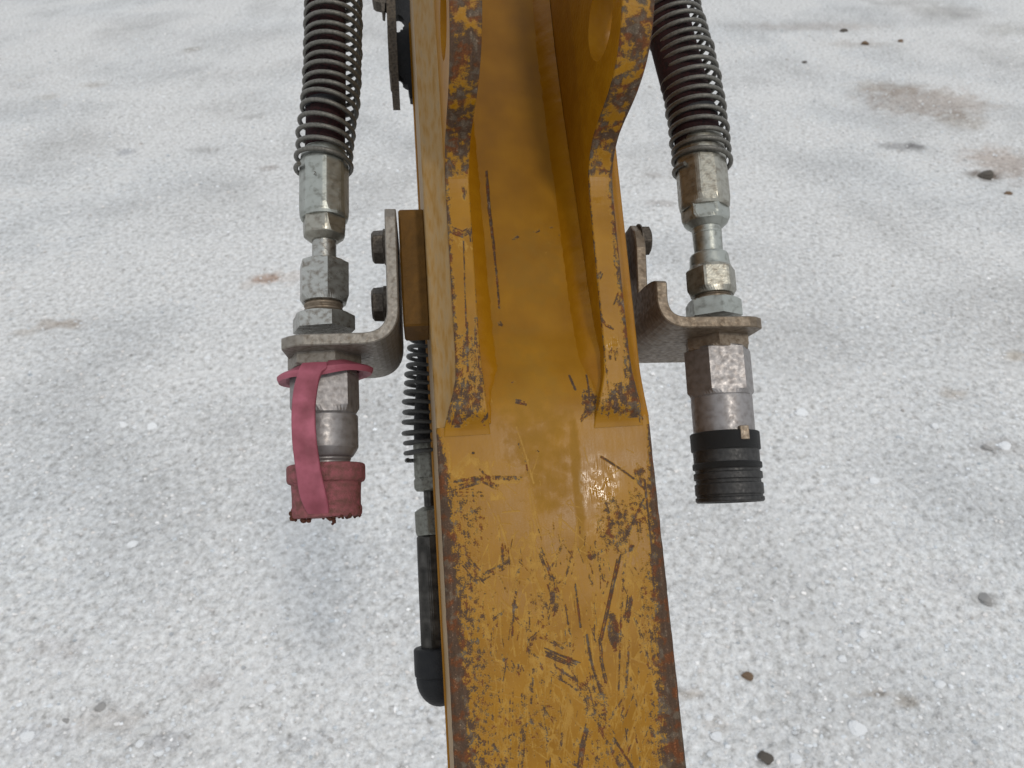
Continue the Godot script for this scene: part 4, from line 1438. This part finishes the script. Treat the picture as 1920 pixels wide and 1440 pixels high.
func make_right_side() -> void:
	var path := bend(plane_path([[1233, 362], [1244, 604], [1434, 602]], 25), 0.017)
	var front := []
	var rear := []
	var notch := loc(1240, 517, 25).y
	for i in path.size():
		var left := path.size() - 1 - i
		front.append((66.0 if path[i].y > notch + 0.0012 else 25.0) + (5.0 * pow(1.0 - left / 2.0, 2.0) if left < 2 else 0.0))
		rear.append(128.0 - (10.0 if left < 2 else 0.0))
	# the step in the plate's edge: a quarter round
	for i in range(1, path.size()):
		if front[i - 1] > 60.0 and front[i] < 60.0:
			var hi: Vector2 = path[i - 1]
			var lo: Vector2 = path[i]
			for k in 8:
				var f := k / 7.0
				var y := notch + 0.0014 - 0.0060 * (1.0 - cos(f * PI * 0.5))
				path.insert(i + k, Vector2(lerpf(hi.x, lo.x, (hi.y - y) / maxf(hi.y - lo.y, 0.0001)), y))
				front.insert(i + k, 66.0 - 41.0 * sin(f * PI * 0.5))
				rear.insert(i + k, 128.0)
			while path[i + 8].y > path[i + 7].y - 0.0003:
				path.remove_at(i + 8)
				front.remove_at(i + 8)
				rear.remove_at(i + 8)
			break
	for i in 3:
		front[i] += [12.0, 4.5, 1.2][i]
	var base := Vector3(path[18].x, path[18].y, -0.06)
	var br := thing("coupler_bracket", "bent steel bracket with a stepped edge right of the yellow arm, holding the black coupler", "bracket", base, "bent coupler brackets on the arm")
	part("bent_plate", bent_plate(path, 0.0072, front, rear, base), M.bracket_brown, br)
	var p := loc(1205, 452, 80)
	bolt(br, Vector3(loc(1205, 452, 66).x + 0.0012, p.y, -0.080) - base, 1.0, 0.0100, 0.0066, 0.0012)

	var a := axis(1336, 560, 1369, 942, 60)
	var c := thing("quick_coupler", "steel quick coupler with black knurled sleeve hanging under the right bracket", "coupler", a.lo, "quick couplers under the brackets", a.turn)
	part("thread", turned(a, thread_rows(540, 575, 35, 32.5, 4), 0, 0, 0, 0.0001), M.brown_steel, c)
	part("lock_nut", turned(a, [[566, 46], [569, 52], [598, 53]], 6, rad(-3.5), 45), M.bright_zinc, c, "clean pale upper lock nut")
	part("lock_nut", turned(a, [[617, 58], [621, 63], [655, 63], [661, 56]], 6, rad(-17), 54), M.brown_steel, c, "brownish lower lock nut")
	part("hexagon_body", turned(a, [[657, 55], [661, 63], [737, 63], [746, 55]], 6, rad(24), 54.5), M.dull_steel, c)
	part("barrel", turned(a, [[743, 52], [746, 55.5], [749, 56], [814, 56], [816, 50]]), M.dull_steel, c)
	var sl := part("sleeve", turned(a, [[812, 56], [813, 61], [846, 61], [847, 60.2], [868, 60.2], [869, 61], [880, 61], [881, 59], [886, 59], [887, 62.5], [899, 62.5], [900, 59], [906, 59], [908, 62.5], [927, 62.5], [929, 60], [932, 60], [933, 62.8], [939, 62.8], [942, 60], [942, 48], [936, 46]], 0, 0, 0, 0.0003), M.black_steel, c)
	part("knurled_band", turned(a, [[812.5, 61.5], [814, 63.2], [845, 63.2], [846, 61.5]], 0, 0, 0, 0.0002, Vector2(1.55, 1.55), false, 96), M.knurl, sl)
	part("knurled_band", turned(a, [[868.5, 61.5], [870, 63.2], [879, 63.2], [880, 61.5]], 0, 0, 0, 0.0002, Vector2(1.55, 1.55), false, 96), M.knurl, sl)
	# the key in the sleeve's slot
	var key := Mb.new()
	var h0 := at_y(a, 831)
	var h1 := at_y(a, 806)
	key.box(Vector3(4 * h0.y, h0.x, 55 * h0.y), Vector3(21 * h0.y, h1.x, 63.7 * h0.y), 0.0004)
	part("locking_key", key, M.brown_steel, c, "pale key in the sleeve's slot")

	hose("right steel-spring-guarded hydraulic hose running down to the right bracket", [[1212, -120], [1230, -40], [1256, 60], [1280, 150], [1300, 220], [1313, 300]], [[1222, -120], [1240, -40], [1266, 50], [1285, 111], [1298, 167], [1307, 222], [1315, 290], [1318, 340]], 60.0, 42.0, 51.5, 4.3,
		[322, 300, 281, 264, 243, 224, 206, 188, 171, 153, 135, 118, 101, 85, 69, 53, 37, 21, 5, -11, -27, -43, -59, -75, -91, -107], -1.0, [1303, 221, 13], axis(1310, 262, 1338, 580, 60), func(ax_: Dictionary, h: Node3D):
			part("ferrule", turned(ax_, [[262, 41], [266, 44], [300, 46], [330, 47], [378, 47.5], [390, 46], [396, 43]], 8, rad(14), 45), M.zinc, h, "crimped sleeve with flat faces")
			part("hexagon_collar", turned(ax_, [[390, 43], [394, 44.5], [412, 44], [420, 40], [430, 28]], 6, rad(10), 39), M.bright_zinc, h)
			part("stem", turned(ax_, [[424, 27], [440, 27], [441, 26], [442, 27], [480, 26], [482, 25]]), M.bright_zinc, h)
			part("cone_collar", turned(ax_, [[476, 27], [479, 34], [482, 35.5], [500, 37], [512, 41]]), M.bright_zinc, h)
			part("swivel_nut", turned(ax_, [[503, 38], [510, 46], [545, 46.5], [556, 39]], 6, rad(23), 41), M.zinc, h))


func make_rear_line() -> void:
	# a third line hangs behind the arm's left edge, ended by a black rubber cap
	var a := axis(801, 840, 828, 1330, 150)
	hose("third hose in a black spring guard, half hidden behind the arm's left edge", [[812, 420], [810, 560], [806, 640], [801, 740], [798, 800], [800, 850]], [[820, 420], [817, 560], [812, 640], [806, 700], [801, 760], [800, 800], [802, 830], [806, 860]], 150.0, 22.0, 43.0, 4.0,
		[861, 845, 828, 811, 793, 775, 757, 740, 723, 707, 691, 674, 658, 640, 622, 604, 586, 568, 550, 532, 514, 496, 478], -1.2, [], a, func(ax_: Dictionary, h: Node3D):
			part("ferrule", turned(ax_, [[826, 22], [832, 26], [890, 27], [896, 26]], 8, rad(10), 25.5), M.grey_steel, h)
			part("hexagon_collar", turned(ax_, [[896, 26], [899, 28], [914, 28], [920, 24], [921, 14]], 6, rad(30), 25), M.grey_steel, h)
			part("stem", turned(ax_, [[916, 11.5], [960, 11.5]]), M.black_tube, h), "dark_wire", "black_hose")
	var c := thing("capped_coupler", "long black coupler with round rubber cap hanging behind the arm's lower left edge", "coupler", a.lo, "", a.turn)
	part("swivel_nut", turned(a, [[949, 14], [953, 22], [958, 30], [996, 30], [1003, 28]], 6, rad(-20), 27.5), M.grey_steel, c)
	part("hexagon_barrel", turned(a, [[1003, 26], [1006, 29], [1205, 32], [1222, 32]], 6, rad(-22), 28.0), M.black_tube, c)
	var rows := [[1211, 36], [1212, 44], [1215, 46], [1258, 46.5], [1263, 46], [1266, 43]]
	for i in 12:
		var f := i / 11.0 * PI * 0.5
		rows.append([1268 + 57 * sin(f) * 0.98, 44 * cos(f) + 0.3])
	part("rubber_cap", turned(a, rows, 0, 0, 0, 0.0004), M.rubber, c, "round-ended black rubber cap")

	# top left: edge of a clamp plate and the torn rubber pad behind it
	var cp := thing("clamp_plate", "dark steel clamp plate seen edge-on, left of the arm at the top", "clamp plate", loc(737, 178, 128))
	var base := loc(737, 178, 128)
	var poly := PackedVector2Array()
	for p in [[723, -90], [725, 0], [727, 70], [730, 140], [734, 146], [735, 178], [749, 178], [747, 140], [744, 70], [741, 0], [739, -90]]:
		var q := loc(p[0], p[1], 128)
		poly.append(Vector2(q.x, q.y))
	part("plate", extruded(poly, -0.122, -0.150, base), M.rim_steel, cp)
	poly = PackedVector2Array()
	for p in [[696, -14], [699, 2], [705, 6], [715, 8], [716, 22], [718, 24], [721, 24], [722, 9], [727, 8], [727, -14]]:
		var q := loc(p[0], p[1], 128)
		poly.append(Vector2(q.x, q.y))
	part("bolt", extruded(poly, -0.126, -0.138, base), M.dark_bolt, cp)
	var rp := thing("rubber_pad", "torn black rubber pad between the clamp plate and the arm at the top", "rubber pad", loc(770, 186, 140))
	base = loc(770, 186, 140)
	poly = PackedVector2Array()
	var outline := [[738, -90], [740, 0], [741, 30], [747, 29], [752, 31], [757, 37], [761, 45], [763, 48], [758, 50], [758, 53], [755, 53], [755, 57], [751, 57], [750, 61], [745, 62], [743, 59], [744, 100], [746, 142], [751, 144], [756, 150], [755, 154], [760, 158], [765, 160], [766, 170], [768, 178], [769, 186], [778, 188], [800, 188], [800, -90]]
	for p in outline:
		var q := loc(p[0], p[1], 140)
		poly.append(Vector2(q.x, q.y))
	part("pad", extruded(poly, -0.139, -0.147, base), M.rubber, rp)


# ---------------------------------------------------------------- the place
func _ready() -> void:
	rng.seed = 20240611
	var cam := Camera3D.new()
	cam.name = "camera"
	cam.transform = Transform3D(Basis(Vector3.RIGHT, deg_to_rad(PITCH)), Vector3(0, CAM_H, 0))
	var lens := CameraAttributesPhysical.new()
	lens.frustum_focal_length = 12.0 * F / 720.0
	lens.frustum_focus_distance = 0.425
	lens.frustum_near = 0.05
	lens.frustum_far = 400.0
	lens.exposure_aperture = 16.0
	cam.attributes = lens
	cam.fov = rad_to_deg(2.0 * atan(720.0 / F))
	cam.near = 0.05
	cam.far = 400.0
	add_child(cam)
	cam_t = cam.transform

	var env := Environment.new()
	env.background_mode = Environment.BG_SKY
	var sky := ProceduralSkyMaterial.new()
	sky.sky_top_color = lin(0.725, 0.76, 0.805)
	sky.sky_horizon_color = lin(0.79, 0.825, 0.865)
	sky.ground_bottom_color = lin(0.4, 0.4, 0.4)
	sky.ground_horizon_color = lin(0.5, 0.5, 0.52)
	sky.sky_curve = 0.2
	sky.sun_angle_max = 25.0
	env.sky = Sky.new()
	env.sky.sky_material = sky
	env.tonemap_mode = Environment.TONE_MAPPER_LINEAR
	env.tonemap_exposure = 1.18
	env.sdfgi_enabled = true
	env.ssao_enabled = true
	env.ssil_enabled = true
	var we := WorldEnvironment.new()
	we.name = "environment"
	we.environment = env
	add_child(we)

	# the arm's axes in the camera's view: tilted away at the top and rolled a little
	au = Vector3(-0.393, 5.31, -1.0).normalized()
	an = Vector3(0.1154, 0.0, 1.0)
	an.y = -an.dot(au) / au.y
	an = an.normalized()
	ax = au.cross(an)
	fr = cam_t * Transform3D(Basis(ax, au, an), Vector3(0, 0, -Z0))

	# hazy sun, high behind the viewer's right shoulder
	var sun := DirectionalLight3D.new()
	sun.name = "sun"
	sun.light_energy = 0.27
	sun.light_color = Color(1.0, 0.972, 0.93)
	sun.light_angular_distance = 6.0
	sun.shadow_enabled = true
	var to_sun := (fr.basis * Vector3(0.22, 0.08, 1.0)).normalized()
	sun.transform = Transform3D(Basis.looking_at(-to_sun, Vector3.UP), Vector3(0, 5, 0))
	add_child(sun)

	make_ground()
	make_materials()
	make_arm()
	make_left_side()
	make_right_side()
	make_rear_line()
	make_gravel()
	make_stones()
